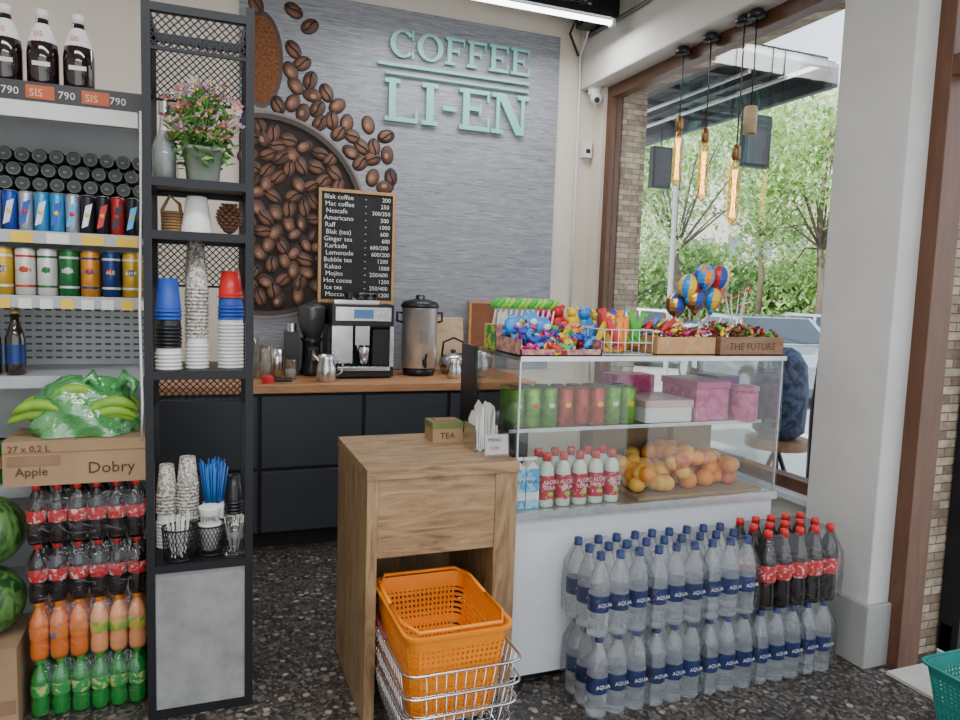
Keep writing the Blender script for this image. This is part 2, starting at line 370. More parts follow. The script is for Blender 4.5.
for rr_,w_,mt_ in ((rb+.012,.03,M('bowl_rim',(.04,.025,.02),.4)),(rb+.035,.016,M('bowl_rim_light',(.20,.15,.13),.35))):
    vs=[]
    aa=[math.radians(-105+210*k/60) for k in range(61)]
    aa=[a for a in aa if cx+(rr_+w_)*math.cos(a)>.2]
    for a in aa:
        for r_ in (rr_-w_/2,rr_+w_/2): vs.append((max(.2,cx+r_*math.cos(a)),my-.018,cz+r_*math.sin(a)))
    b.add(vs,[(2*k,2*k+1,2*k+3,2*k+2) for k in range(len(aa)-1)],mt_)
placed=[]
def tryb(x,z,dmin):
    if any((x-p[0])**2+(z-p[1])**2<dmin*dmin for p in placed): return False
    placed.append((x,z)); return True
for _ in range(9000):
    x=R.uniform(.25,1.02); z=R.uniform(1.35,2.5)
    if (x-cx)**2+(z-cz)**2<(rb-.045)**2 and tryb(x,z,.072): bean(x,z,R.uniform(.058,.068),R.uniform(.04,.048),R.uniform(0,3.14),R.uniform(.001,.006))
for _ in range(4000):
    x=R.uniform(.25,1.2); z=R.uniform(2.2,3.2)
    dd=math.hypot(x-cx,z-cz)
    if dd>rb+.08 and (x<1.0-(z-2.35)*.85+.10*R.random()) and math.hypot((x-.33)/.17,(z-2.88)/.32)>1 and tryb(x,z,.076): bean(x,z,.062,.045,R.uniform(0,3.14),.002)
for x,z in ((1.04,2.42),(1.12,2.50),(1.13,2.38),(1.07,2.28),(1.12,2.17),(1.0,2.56),(.52,3.2),(.62,3.12),(1.09,2.05),(1.03,2.17)):
    if tryb(x,z,.07): bean(x,z,.062,.045,R.uniform(0,3.14),.002)
poly=[(.33+.13*math.cos(2*math.pi*k/32),2.88+.29*math.sin(2*math.pi*k/32)) for k in range(32)]
b.prism([(max(.2,p[0]),p[1]) for p in poly],(0,my,0),X,Z,(0,-.003,0),M('scoop_rim',(.08,.045,.03),.4))
poly=[(.33+.105*math.cos(2*math.pi*k/32),2.88+.26*math.sin(2*math.pi*k/32)) for k in range(32)]
b.prism([(max(.21,p[0]),p[1]) for p in poly],(0,my,0),X,Z,(0,-.005,0),M('ground_coffee',(.17,.065,.025),.9,var=.5,vs=60))
b.build('coffee_mural')
b=MB(); ly=my-.016; LK=[0]
def rect(x0,x1,z0,z1,mat=TEAL):
    LK[0]+=1; e=.0004*(LK[0]%9); b.box(x0,x1,ly-.014-e,ly,z0-e*.5,z1+e*.5,mat)
def arc(cx,cz,rx,rz,t,a0,a1,n=28,tv=None):
    tv=tv or t*.45
    o=[];i_=[]
    for k in range(n+1):
        a=math.radians(a0+(a1-a0)*k/n); o.append((cx+rx*math.cos(a),cz+rz*math.sin(a))); i_.append((cx+(rx-t)*math.cos(a),cz+(rz-tv)*math.sin(a)))
    vs=[];m_=len(o)
    for yy in (ly,ly-.014):
        for p in o: vs.append((p[0],yy,p[1]))
        for p in i_: vs.append((p[0],yy,p[1]))
    fs=[]
    for k in range(n):
        fs+= [(k,k+1,m_+k+1,m_+k),(2*m_+k,2*m_+k+1,3*m_+k+1,3*m_+k),(k,k+1,2*m_+k+1,2*m_+k),(m_+k,m_+k+1,3*m_+k+1,3*m_+k)]
    b.add(vs,fs,TEAL)
def letter(ch,x,z,w,h):
    t=w*.2; s_=h*.10
    if ch in 'CO':
        if ch=='O': arc(x+w/2,z+h/2,w/2,h/2,t,0,360,36)
        else:
            arc(x+w/2,z+h/2,w/2,h/2,t,38,322,30); rect(x+w*.86,x+w*.93,z+h*.66,z+h); rect(x+w*.86,x+w*.93,z,z+h*.3)
    if ch in 'FEL':
        rect(x+w*.12,x+w*.12+t,z,z+h); rect(x,x+w*.5,z,z+s_); rect(x,x+w*.45,z+h-s_,z+h)
        if ch in 'FE': rect(x,x+w*.95,z+h-s_,z+h); rect(x+w*.88,x+w*.95,z+h*.72,z+h); rect(x+w*.3,x+w*.7,z+h*.48,z+h*.48+s_); rect(x+w*.63,x+w*.7,z+h*.38,z+h*.66)
        if ch in 'EL': rect(x,x+w*.97,z,z+s_); rect(x+w*.9,x+w*.97,z,z+h*.3)
    if ch=='I': rect(x+w*.32,x+w*.68,z,z+h); rect(x+w*.1,x+w*.9,z,z+s_); rect(x+w*.1,x+w*.9,z+h-s_,z+h)
    if ch=='-': rect(x+w*.1,x+w*.9,z+h*.4,z+h*.5)
    if ch=='N':
        rect(x+w*.12,x+w*.21,z,z+h); rect(x+w*.79,x+w*.88,z,z+h); rect(x,x+w*.32,z,z+s_); rect(x,x+w*.2,z+h-s_,z+h); rect(x+w*.68,x+w,z+h-s_,z+h)
        LK[0]+=1; b.prism([(x+w*.12,z+h),(x+w*.36,z+h),(x+w*.88,z),(x+w*.66,z)],(0,ly,0),X,Z,(0,-.0185,0),TEAL)
xx=1.13
for ch,w in zip('COFFEE',(.17,.18,.145,.145,.15,.15)): letter(ch,xx,3.01,w,.175); xx+=w+.012
xx=1.10
for ch,w in zip('LI-EN',(.23,.14,.12,.23,.28)): letter(ch,xx,2.60,w,.27); xx+=w+.008
rect(1.05,2.13,2.950,2.967); rect(1.1,2.13,2.898,2.908)
b.build('wall_letters')
# ---------------------------------------------------------------- chalkboard
b=MB(); x0,x1,z0,z1=.70,1.165,1.42,2.11
b.box(x0,x1,4.745,4.76,z0,z1,SLATE)
for a in ((x0-.018,x1+.018,z1,z1+.02),(x0-.018,x1+.018,z0-.02,z0),(x0-.018,x0,z0,z1),(x1,x1+.018,z0,z1)): b.box(a[0],a[1],4.735,4.765,a[2],a[3],FRAMEW)
menu=[("Blak coffee","200"),("Mac coffee","250"),("Nescafe","300/350"),("Americano","500"),("Raff","1000"),("Blak (tea)","600"),("Ginger tea","600"),("Karkade","600/200"),("Lemonade","600/200"),("Bubble tea","1200"),("Kakao","1000"),("Mojito","250/600"),("Hot cocoa","1200"),("Ice tea","250/400"),("Moccaccino","1200")]
for i,(t,pr) in enumerate(menu):
    zz=z1-.044-i*.0446; b.text(t,.043,(x0+.016+.006*(i%3),4.742,zz),X,Z,CHALK); b.text('-',.04,(x0+.28,4.742,zz),X,Z,CHALK); b.text(pr,.038,(x1-.015-.01*(i%2),4.742,zz),X,Z,CHALK,right=True)
b.build('chalkboard_menu')
# ---------------------------------------------------------------- back counter
b=MB(); fy=4.10
b.box(-.6,1.95,fy-.03,4.78,.905,.95,CWOOD)
b.box(-.6,1.93,fy+.02,4.78,.10,.905,CHARD); b.box(-.6,1.93,fy+.08,4.75,0,.10,CHARD)
for i,(a,c) in enumerate(((-.59,.28),(.29,.86),(.87,1.38),(1.39,1.92))):
    for z0,z1 in ((.11,.46),(.48,.885)): b.box(a,c-.01,fy,fy+.02,z0,z1,CHAR)
b.build('bar_counter',.003)
b=MB(); cx=.90
b.box(cx-.19,cx+.19,4.33,4.70,.96,1.02,BLKP); b.box(cx-.19,cx+.19,4.50,4.70,1.02,1.36,BLKP)
b.box(cx-.19,cx+.19,4.34,4.70,1.27,1.40,BLKP); b.box(cx-.17,cx+.17,4.332,4.34,1.30,1.385,STEEL); b.box(cx-.06,cx+.06,4.328,4.333,1.315,1.37,M('display_screen',(.03,.05,.09),.1,es=.4,ecol=(.2,.4,.8)))
for x in (-.13,-.095,.095,.13): b.cyl((cx+x,4.333,1.342),(cx+x,4.322,1.342),.012,CHROME)
b.box(cx-.045,cx+.045,4.36,4.5,1.15,1.27,STEEL); b.cyl((cx-.02,4.4,1.15),(cx-.02,4.4,1.12),.008,CHROME); b.cyl((cx+.02,4.4,1.15),(cx+.02,4.4,1.12),.008,CHROME)
b.box(cx-.19,cx-.165,4.335,4.5,1.02,1.27,STEEL); b.box(cx+.165,cx+.19,4.335,4.5,1.02,1.27,STEEL); b.box(cx-.165,cx-.06,4.36,4.5,1.04,1.27,STEEL); b.box(cx+.06,cx+.165,4.345,4.5,1.03,1.25,BLKP)
b.box(cx-.16,cx+.16,4.30,4.5,1.0,1.025,CHROME)
b.lathe([(.03,0),(.04,.01),(.045,.10),(.042,.11)],(cx+.02,4.40,1.03),CHROME,20); b.tube([(cx+.065,4.40,1.12),(cx+.095,4.40,1.11),(cx+.09,4.40,1.06),(cx+.06,4.4,1.05)],.004,CHROME)
for i in range(10): b.box(cx-.15+i*.032,cx-.14+i*.032,4.305,4.49,1.025,1.03,BLKP)
b.box(cx-.16,cx+.12,4.45,4.68,1.40,1.425,CHROME); b.lathe([(.10,0),(.11,.04),(.11,.05)],(cx+.03,4.58,1.42),film('hopper_tint',(.3,.25,.2),.2,minf=.1),20)
for x in (-.16,.16):
    for y in (4.36,4.66): b.cyl((cx+x,y,.95),(cx+x,y,.965),.018,BLKP)
b.build('coffee_machine',.006)
def urn():
    b=MB(); c=(1.30,4.5,.95)
    b.lathe([(.10,0),(.105,.02),(.105,.05)],c,BLKP,28)
    b.lathe([(.112,.05),(.115,.055),(.115,.43),(.118,.435)],c,M('urn_steel',(.62,.60,.57),.33,.8),32)
    b.lathe([(.122,.435),(.125,.45),(.11,.475),(.05,.49),(.03,.495),(.03,.515),(.015,.52)],c,BLKP,28)
    b.box(1.29,1.31,4.36,4.39,1.02,1.06,BLKP); b.cyl((1.3,4.35,1.05),(1.3,4.35,1.01),.01,BLKP); b.cyl((1.3,4.35,1.06),(1.3,4.33,1.10),.007,BLKP)
    for s_ in (-1,1): b.tube([(1.3+s_*.113,4.5,1.35),(1.3+s_*.15,4.5,1.355),(1.3+s_*.15,4.5,1.30),(1.3+s_*.113,4.5,1.29)],.009,BLKP)
    b.box(1.27,1.33,4.383,4.387,1.16,1.24,GLASS)
    b.build('water_urn')
urn()
b=MB(); c=(.62,4.55,.95)
b.lathe([(.07,0),(.075,.02),(.06,.05),(.055,.2),(.07,.23)],c,BLKP,20); b.lathe([(.05,.23),(.085,.33),(.087,.42),(.08,.43),(.03,.44)],c,M('hopper_smoke',(.06,.06,.065),.15),20); b.box(.59,.65,4.46,4.52,1.05,1.13,BLKP); b.cyl((.62,4.45,1.1),(.62,4.40,1.07),.02,STEEL); b.box(.46,.54,4.5,4.62,.95,1.22,BLKP); b.cyl((.5,4.56,1.22),(.5,4.56,1.27),.03,CHROME)
b.build('coffee_grinder')
def pitcher(x,y,s=1,mat=STEEL,name='milk_pitcher'):
    b=MB(); b.lathe([(.04*s,0),(.045*s,.01),(.045*s,.06*s),(.033*s,.10*s),(.038*s,.12*s),(.035*s,.12*s),(.03*s,.1*s)],(x,y,.95),mat,20,cap=False)
    b.lathe([(.001,.003),(.04*s,.004)],(x,y,.95),mat,20,cap=False)
    b.tube([(x+.04*s,y,.95+.1*s),(x+.075*s,y,.95+.09*s),(x+.07*s,y,.95+.04*s),(x+.045*s,y,.95+.025*s)],.005,mat)
    b.prism([(-.03*s,0),(-.062*s,.018*s),(-.03*s,-.02*s)],(x,y-.004,.95+.105*s),X,Z,(0,.008,0),mat); b.build(name)
pitcher(.66,4.22,1.3); pitcher(1.47,4.28,1.0); pitcher(1.66,4.35,1.4)
b=MB(); b.lathe([(.07,0),(.10,.06),(.09,.11),(.05,.14)],(1.55,4.54,.95),STEEL,22); b.tube([(1.47,4.54,1.06),(1.48,4.54,1.16),(1.55,4.54,1.19),(1.62,4.54,1.16),(1.63,4.54,1.06)],.008,BLKP); b.tube([(1.62,4.54,1.0),(1.69,4.54,1.06),(1.71,4.54,1.09)],[.016,.011,.009],STEEL); b.ball((1.55,4.54,1.10),(.02,.02,.015),BLKP); b.build('kettle')
b=MB(); T=Matrix.Translation((1.53,4.68,.952))@Matrix.Rotation(-.12,4,'X'); b.box(-.15,.15,0,.018,0,.37,BAMB,T); b.build('cutting_board',.01)
b=MB(); b.box(1.73,1.90,4.71,4.73,.965,1.42,M('copper_tray',(.26,.10,.05),.35,.6)); b.box(1.715,1.915,4.70,4.745,1.42,1.435,FRAMEW); b.box(1.715,1.73,4.70,4.745,.952,1.42,FRAMEW); b.box(1.90,1.915,4.70,4.745,.952,1.42,FRAMEW); b.box(1.73,1.90,4.70,4.745,.952,.965,FRAMEW); b.build('framed_tray')
for i,(x,y,h,m) in enumerate(((.33,4.35,.20,GLASS),(.40,4.42,.17,STEEL),(.47,4.33,.12,GLASS),(.26,4.47,.24,GLASS),(.36,4.55,.16,PAPER))):
    b=MB(); b.lathe([(.001,.003),(.032,.003),(.04,h),(.037,h),(.03,.008),(.001,.008)],(x,y,.95),m,18,cap=False)
    if m is GLASS: b.lathe([(.001,.01),(.029,.01),(.032,h*.5),(.001,h*.5)],(x,y,.95),M('cup_lids',(.6,.6,.6),.4),16,cap=False)
    b.build('tumbler')
b=MB(); b.cyl((.33,4.17,.95),(.33,4.17,.985),.034,RED,18); b.cyl((.36,4.17,.97),(.46,4.16,.97),.013,BLKP); b.ball((.33,4.17,.985),(.03,.03,.012),RED); b.build('coffee_tamper')
b=MB(); b.box(1.95,2.03,4.765,4.784,1.28,1.36,WHITE); b.cyl((1.99,4.765,1.32),(1.99,4.76,1.32),.022,PAPER); b.build('wall_socket')
# ---------------------------------------------------------------- podium
b=MB()
b.box(.500,1.054,2.31,2.875,.862,.90,OAKH)
b.box(.503,.54,2.315,2.87,0,.862,OAK); b.box(.965,1.05,2.315,2.87,0,.862,OAK)
b.box(.54,.965,2.318,2.35,.59,.862,OAKH); b.box(.54,.965,2.80,2.83,.08,.862,OAK)
b.build('wooden_podium',.002)
b=MB(); b.box(.84,.965,2.68,2.79,.9,.975,CARD,); b.box(.838,.967,2.679,2.792,.955,.98,M('olive_card',(.14,.17,.05),.6)); b.text('TEA',.035,(.87,2.678,.915),X,Z,PRINT); b.box(.86,.95,2.70,2.77,.98,.984,CARDD); b.build('tea_box')
b=MB()
for x in (.945,1.03): b.box(x-.003,x+.003,2.48,2.60,.9,1.0,STEEL)
b.box(.945,1.03,2.48,2.60,.9,.906,STEEL)
for k in range(9):
    x=.952+k*.0085; h=.14+R.uniform(-.02,.04); T=Matrix.Translation((x,2.54,.907))@Matrix.Rotation(R.uniform(-.12,.12),4,'X')
    b.add([T@Vector(p) for p in ((0,-.055,0),(.005,-.055,0),(.005,.055,0),(0,.055,0),(R.uniform(-.01,.01),-.055,h),(.006,-.05,h-.02),(.006,.055,h-.03),(0,.0,h+.01))],[(0,1,5,4),(1,2,6,5),(2,3,7,6),(3,0,4,7),(4,5,6,7)],PAPER)
b.build('napkin_holder')
b=MB(); T=Matrix.Translation((1.0,2.40,.9))@Matrix.Rotation(-.15,4,'X'); b.box(-.05,.05,0,.003,0,.085,GLASS,T); b.box(-.045,.045,-.001,0,.008,.08,M('grey_card',(.4,.4,.4),.6),T); b.box(-.05,.05,0,.06,0,.003,GLASS,T)
b.text('MENU',.02,T@Vector((-.035,-.002,.055)),X,Z,PRINT); b.text('1500',.02,T@Vector((-.03,-.002,.025)),X,Z,RED); b.build('price_stand')
# ---------------------------------------------------------------- display case
cx0,cx1,cy0,cy1=1.065,2.29,2.37,2.93
b=MB()
b.box(cx0,cx1,cy0+.02,cy1,.04,.655,WHITEP); b.box(cx0+.04,cx1-.04,cy0+.06,cy1-.05,0,.04,BLKP)
b.box(cx0-.005,cx1+.005,cy0,cy1,.655,.685,ALU); b.box(cx0-.005,cx1+.005,cy0-.006,cy0+.01,.66,.69,STEEL)
for x in (cx0,cx1-.014):
    for y in (cy1-.014,): b.box(x,x+.014,y,y+.014,.685,1.258,BLACK)
    b.box(x+.003,x+.009,cy0+.004,cy0+.012,.685,1.258,ALU)
b.box(cx0,cx1,cy0,cy0+.006,.685,1.258,GLASS); b.box(cx0,cx0+.006,cy0+.006,cy1-.014,.685,1.258,GLASS); b.box(cx1-.006,cx1,cy0+.006,cy1-.014,.685,1.258,GLASS)
b.box(cx0-.01,cx1+.01,cy0-.008,cy1,1.258,1.27,film('top_glass',(.70,.76,.74),.2,minf=.08))
b.box(cx0,cx1,cy0-.01,cy0-.004,1.255,1.273,ALU)
b.box(cx0-.012,cx0+.0,2.80,cy1+.04,.66,1.275,BLKP)
b.box(cx0+.01,cx1-.01,cy0+.10,cy1-.02,.972,.98,film('shelf_glass',(.85,.9,.88),.2,minf=.05)); b.box(cx0+.01,cx1-.01,cy0+.10,cy0+.104,.970,.984,ALU)
for x in (cx0+.01,1.66,cx1-.02): b.box(x,x+.01,cy1-.03,cy1-.015,.685,1.25,ALU)
b.build('display_case')
def can(b,x,y,z,r,h,mat,mid=None,front=None):
    b.lathe([(r*.8,0),(r,.006),(r,h-.01),(r*.86,h-.002)],(x,y,z),mat,18); b.lathe([(r*.86,h-.002),(r*.86,h),(r*.8,h-.002)],(x,y,z),SILV,18)
    if mid: b.lathe([(r+.0006,h*.35),(r+.0006,h*.65)],(x,y,z),mid,18,cap=False)
    if front: b.ball((x,y-r*.55,z+h*.55),(r*.62,r*.5,h*.16),front,12,8)
b=MB(); cg=two_tone('green_can',(.06,.26,.02),(.22,.46,.05),25,edge=.15); cr=two_tone('red_can',(.35,.02,.02),(.55,.08,.04),25,edge=.15)
for i in range(8):
    m=(cg,cg,cg,cr,cr,cr,cg,cg)[i]
    for j in range(2): can(b,1.125+i*.072,2.53+j*.075,.981,.033,.155,m,None,(RED if i in (1,4) else YEL if i%2 else WHITE))
b.build('juice_cans')
b=MB(); al=M('aloe_juice',(.60,.66,.56),.2,var=.1,coat=.5); ap=two_tone('aloe_pink_label',(.52,.015,.04),(.70,.40,.38),50,.4,0,.05,.6)
for i in range(5):
    for j in range(2):
        x=1.225+i*.072;y=2.44+j*.075
        b.lathe([(.026,0),(.030,.006),(.030,.05),(.026,.062),(.030,.075),(.030,.13),(.024,.16),(.014,.175),(.014,.183)],(x,y,.686),al,18,sq=.8)
        b.lathe([(.0165,.178),(.0165,.206),(.014,.210)],(x,y,.686),RED,14)
        b.lathe([(.0307,.03),(.0307,.125)],(x,y,.686),ap,18,cap=False,sq=.8)
        if j==0: b.text('ALOE',.022,(x-.027,y-.033,.780),X,Z,PAPER); b.text('VERA',.022,(x-.027,y-.033,.758),X,Z,PAPER); b.ball((x+.006,y-.027,.738),(.014,.007,.010),LGREEN)
b.build('aloe_drink_bottles')
b=MB()
for i in range(2):
    x=1.075+i*.058
    b.box(x,x+.054,2.42,2.48,.686,.84,two_tone('milk_carton_blue',(.08,.35,.65),(.35,.6,.75),30,.4,0)); b.box(x-.0005,x+.0545,2.419,2.421,.72,.75,PAPER)
    b.prism([(0,0),(.054,0),(.027,.03)],(x,2.42,.84),X,Z,(0,.06,0),PAPER); b.box(x,x+.054,2.449,2.451,.866,.88,PAPER) ; b.text('MILK',.02,(x+.003,2.418,.785),X,Z,NAVY)
b.build('milk_cartons')
b=MB(); om=[M('orange_fruit',(.80,.26,.02),.45,bp=.4,bs=180),M('apricot_fruit',(.80,.42,.07),.45,bp=.3,bs=120),M('peach_fruit',(.62,.15,.05),.5,var=.5,vs=25)]
for k in range(110):
    x=R.uniform(1.64,2.2); y=R.uniform(2.44,2.72); r=R.uniform(.032,.041); z=.735+R.choice((0,0,.05,.10))*(1-abs(x-1.92)/.45)
    m=om[R.choice((0,0,0,1,2))] if x>1.8 else om[R.choice((1,1,0))]
    b.ball((x,y,z),(r,r,r*.93),m,16,10)
b.box(1.62,2.24,2.40,2.76,.686,.70,CARD)
b.build('fruit_pile')
b=MB()
b.box(2.04,2.26,2.77,2.89,.686,.95,CARD); b.box(1.62,2.02,2.78,2.90,.686,.95,CARDD)
b.build('cardboard_tray',.003)
b=MB(); pk=two_tone('pink_floral',(.50,.03,.18),(.66,.16,.32),25,.4,0,.12)
b.box(1.70,1.93,2.50,2.75,.981,1.05,PAPER); b.box(1.695,1.935,2.495,2.755,1.045,1.075,M('blush_box',(.66,.42,.42),.5)); b.box(1.95,2.12,2.50,2.75,.981,1.12,pk); b.box(1.945,2.125,2.495,2.755,1.12,1.15,M('pink_lid',(.55,.07,.22),.4)); b.box(1.72,1.92,2.765,2.89,.981,1.15,pk)
b.lathe([(.055,0),(.06,.01),(.06,.12),(.055,.13)],(2.20,2.50,.981),pk,22); b.lathe([(.063,.13),(.063,.15),(.02,.155)],(2.20,2.50,.981),pk,22); b.box(2.14,2.26,2.60,2.76,.981,1.16,PURP)
b.build('confectionery_boxes',.003)
# ---------------------------------------------------------------- top of case
WR=[RED,YEL,LBLUE,PINK,PURP,LGREEN,GOLD,SILV,BRN,ORG,BLUE,GREEN]
def candy(b,x,y,z,s,mat,T=None):
    T=T or rrot(); c=Vector((x,y,z)); b.ball(c,(s,s*.55,s*.5),mat,10,6,T,.08)
    for q in (-1,1):
        o=[c+T@Vector((q*s*.85,0,0))]+[c+T@Vector((q*s*1.6,s*.5*math.cos(a),s*.35*math.sin(a)*(1+.3*(k%2)))) for k,a in enumerate([i*math.pi/4 for i in range(8)])]
        b.add(o,[(0,1+k,1+(k+1)%8) for k in range(8)],mat)
def bar(b,x,y,z,L,W,mat,T):
    c=Vector((x,y,z)); b.ball(c,(W/2,.008,L/2),mat,10,8,T)
    for q in (-1,1): b.add([c+T@Vector(p) for p in ((-W*.45,0,q*L*.42),(W*.45,0,q*L*.42),(W*.5,.002,q*L*.56),(-W*.5,-.002,q*L*.56))],[(0,1,2,3)],mat)
b=MB(); tz=1.271
acr=two_tone('printed_tray',(.35,.05,.15),(.5,.35,.2),40,.5,0,.1)
b.box(1.08,1.42,2.40,2.404,tz,tz+.025,acr); b.box(1.08,1.42,2.64,2.644,tz,tz+.10,acr); b.box(1.08,1.084,2.4,2.644,tz,tz+.06,acr); b.box(1.416,1.42,2.4,2.644,tz,tz+.06,acr); b.box(1.08,1.42,2.4,2.644,tz,tz+.004,CARD)
for k in range(75):
    x=R.uniform(1.11,1.40); y=R.uniform(2.42,2.62); h=(y-2.4)/.24
    candy(b,x,y,tz+.02+.12*h*R.uniform(.3,1),.026,R.choice([LBLUE,LBLUE,BLUE,BLUE,RED,YEL,LGREEN,PINK,PURP]) if x<1.27 else R.choice([LBLUE,GREEN,ORG,PINK,RED,YEL,BLUE]))
for x,z in ((1.14,1.37),(1.20,1.385),(1.26,1.365)):
    b.ball((x,2.60,z),(.045,.025,.042),LBLUE,14,9,None,.10); b.ball((x+.01,2.575,z+.005),(.018,.006,.014),WHITE,8,6)
b.build('candy_tray')
b=MB()
b.box(1.09,1.36,2.66,2.80,tz,tz+.10,two_tone('candy_box',(.02,.22,.06),(.5,.45,.05),25,.5,0))
for i in range(11):
    x=1.10+i*.024
    for j in range(2):
        y=2.69+j*.05; b.cyl((x,y,tz+.08),(x+.01,y-.01,tz+.16),.004,PAPER,6); b.tube([(x-.01,y,tz+.170),(x-.004,y-.004,tz+.175),(x+.02,y-.012,tz+.200),(x+.026,y-.014,tz+.205)],[.004,.012,.012,.004],(LGREEN if i%3 else GREEN),8)
b.build('lollipop_box')
b=MB()
bx0,bx1,by0,by1=1.44,1.66,2.42,2.66
for z in (tz+.003,tz+.05,tz+.10): b.tube([(bx0,by0,z),(bx1,by0,z),(bx1,by1,z),(bx0,by1,z)],.003,WHITE,6,True)
for k in range(8):
    x=bx0+(bx1-bx0)*k/7
    for y in (by0,by1): b.tube([(x,y,tz),(x,y,tz+.10)],.002,WHITE,5)
    b.tube([(x,by0,tz+.003),(x,by1,tz+.003)],.002,WHITE,5)
for k in range(26): bar(b,R.uniform(bx0+.02,bx1-.02),R.uniform(by0+.02,by1-.02),tz+.075+R.uniform(0,.04),.12,.035,R.choice([RED,BLUE,LBLUE,YEL,GREEN,ORG,BRN,SILV]),Rz(R.uniform(-.6,.6))@Ry(R.uniform(-.5,.5)))
b.build('snack_basket')
b=MB()
for x,y,z,r,m in ((1.43,2.8,1.36,.048,RED),(1.47,2.74,1.38,.034,YEL),(1.54,2.76,1.36,.044,LBLUE),(1.61,2.78,1.36,.040,YEL),(1.68,2.80,1.34,.038,LBLUE),(1.38,2.84,1.37,.042,PINK)):
    b.ball((x,y,z),(r,r*.8,r*1.3),m,14,9,None,.05); b.ball((x-.01,y-.01,z+r*1.35),r*.62,m,12,8,None,.04); b.ball((x-.03,y-.01,z+r*1.8),r*.25,m,8,6); b.ball((x+.015,y-.01,z+r*1.8),r*.25,m,8,6); b.lathe([(r,1.2715),(r*1.0,z)],(x,y,0),m,12)
b.build('toy_candy_figures')
def crate(x0,x1,y0,y1,h,name,txt=None,mat=CRATE):
    b=MB(); t=.01
    b.box(x0,x1,y0,y0+t,tz+.003,tz+h,mat); b.box(x0,x1,y1-t,y1,tz+.003,tz+h,mat); b.box(x0,x0+t,y0+t,y1-t,tz+.003,tz+h,mat); b.box(x1-t,x1,y0+t,y1-t,tz+.003,tz+h,mat); b.box(x0,x1,y0,y1,tz,tz+.008,mat)
    if txt: b.text(txt,.042,((x0+x1)/2,y0-.001,tz+h/2-.014),X,Z,PRINT,True)
    return b
b=crate(1.67,1.95,2.40,2.62,.075,'c',None,FRAMEW)
for k in range(70): candy(b,R.uniform(1.69,1.93),R.uniform(2.42,2.60),tz+.05+R.uniform(0,.055),.018,R.choice([RED,BRN,GOLD,BRN,PINK,SILV,YEL]))
for k in range(12): bar(b,R.uniform(1.71,1.92),R.uniform(2.47,2.58),tz+.115,.08,.03,R.choice([SILV,RED,BRN,LBLUE,GOLD]),Rz(R.uniform(-.6,.6))@Ry(R.uniform(.7,1.4)))
b.build('candy_crate',0)
b=crate(1.96,2.285,2.38,2.60,.08,'c','THE FUTURE')
for k in range(110): candy(b,R.uniform(1.98,2.265),R.uniform(2.40,2.58),tz+.055+R.uniform(0,.065),.018,R.choice([GOLD,BRN,BRN,BRN,RED,YEL,SILV,GREEN]))
b.build('candy_crate',0)
b=MB()
b.box(2.0,2.28,2.70,2.86,tz,tz+.09,BRN)
pos=[(2.04,2.72,1.555),(2.10,2.69,1.60),(2.19,2.70,1.60),(2.08,2.72,1.50),(2.17,2.72,1.505),(2.235,2.76,1.56),(2.14,2.78,1.575),(2.03,2.79,1.47)]
for i,(x,y,z) in enumerate(pos):
    b.tube([(2.13+(x-2.13)*.4,2.77+(y-2.77)*.3,tz+.07),(x,y,z-.04)],.003,PAPER,6)
    r=.047;m=9
    cols=[[LBLUE,YEL,RED,YEL],[BLUE,LBLUE,ORG,LBLUE],[RED,BLUE,YEL,BLUE],[BRN,GOLD,BLUE,BRN]][i%4]
    for k in range(8):
        for q in range(m):
            vs=[]
            for qq in (q,q+1):
                ph=math.pi*qq/m; tw=.5*qq/m
                for e in range(3):
                    a=2*math.pi*(k+e/2)/8+tw; rr_=r*math.sin(ph)*(1+.05*(e==1))*(1 if qq>m/2 else .86+.28*qq/m); zz=-r*1.2*math.cos(ph)
                    vs.append((x+rr_*math.cos(a),y+rr_*math.sin(a),z+zz))
            b.add(vs,[(0,1,4,3),(1,2,5,4)],cols[(k+(q//3)*(i%2))%4],True)
    b.lathe([(.008,0),(.018,.03)],(x,y,z-.075),cols[0],12)
b.build('lollipop_stand')
b=MB()
for k in range(9):
    a=k*.7; b.tube([(2.265,2.665,tz+.05),(2.265+.05*math.cos(a),2.665+.05*math.sin(a),1.47+.012*k)],.002,PAPER,5); b.prism([(0,0),(.025,.008),(.0,.018)],(2.265+.05*math.cos(a),2.665+.05*math.sin(a),1.452+.012*k),X,Z,(0,.001,0),RED)
b.lathe([(.02,0),(.022,.1)],(2.265,2.665,tz),PAPER,14)
b.build('toothpick_flags')
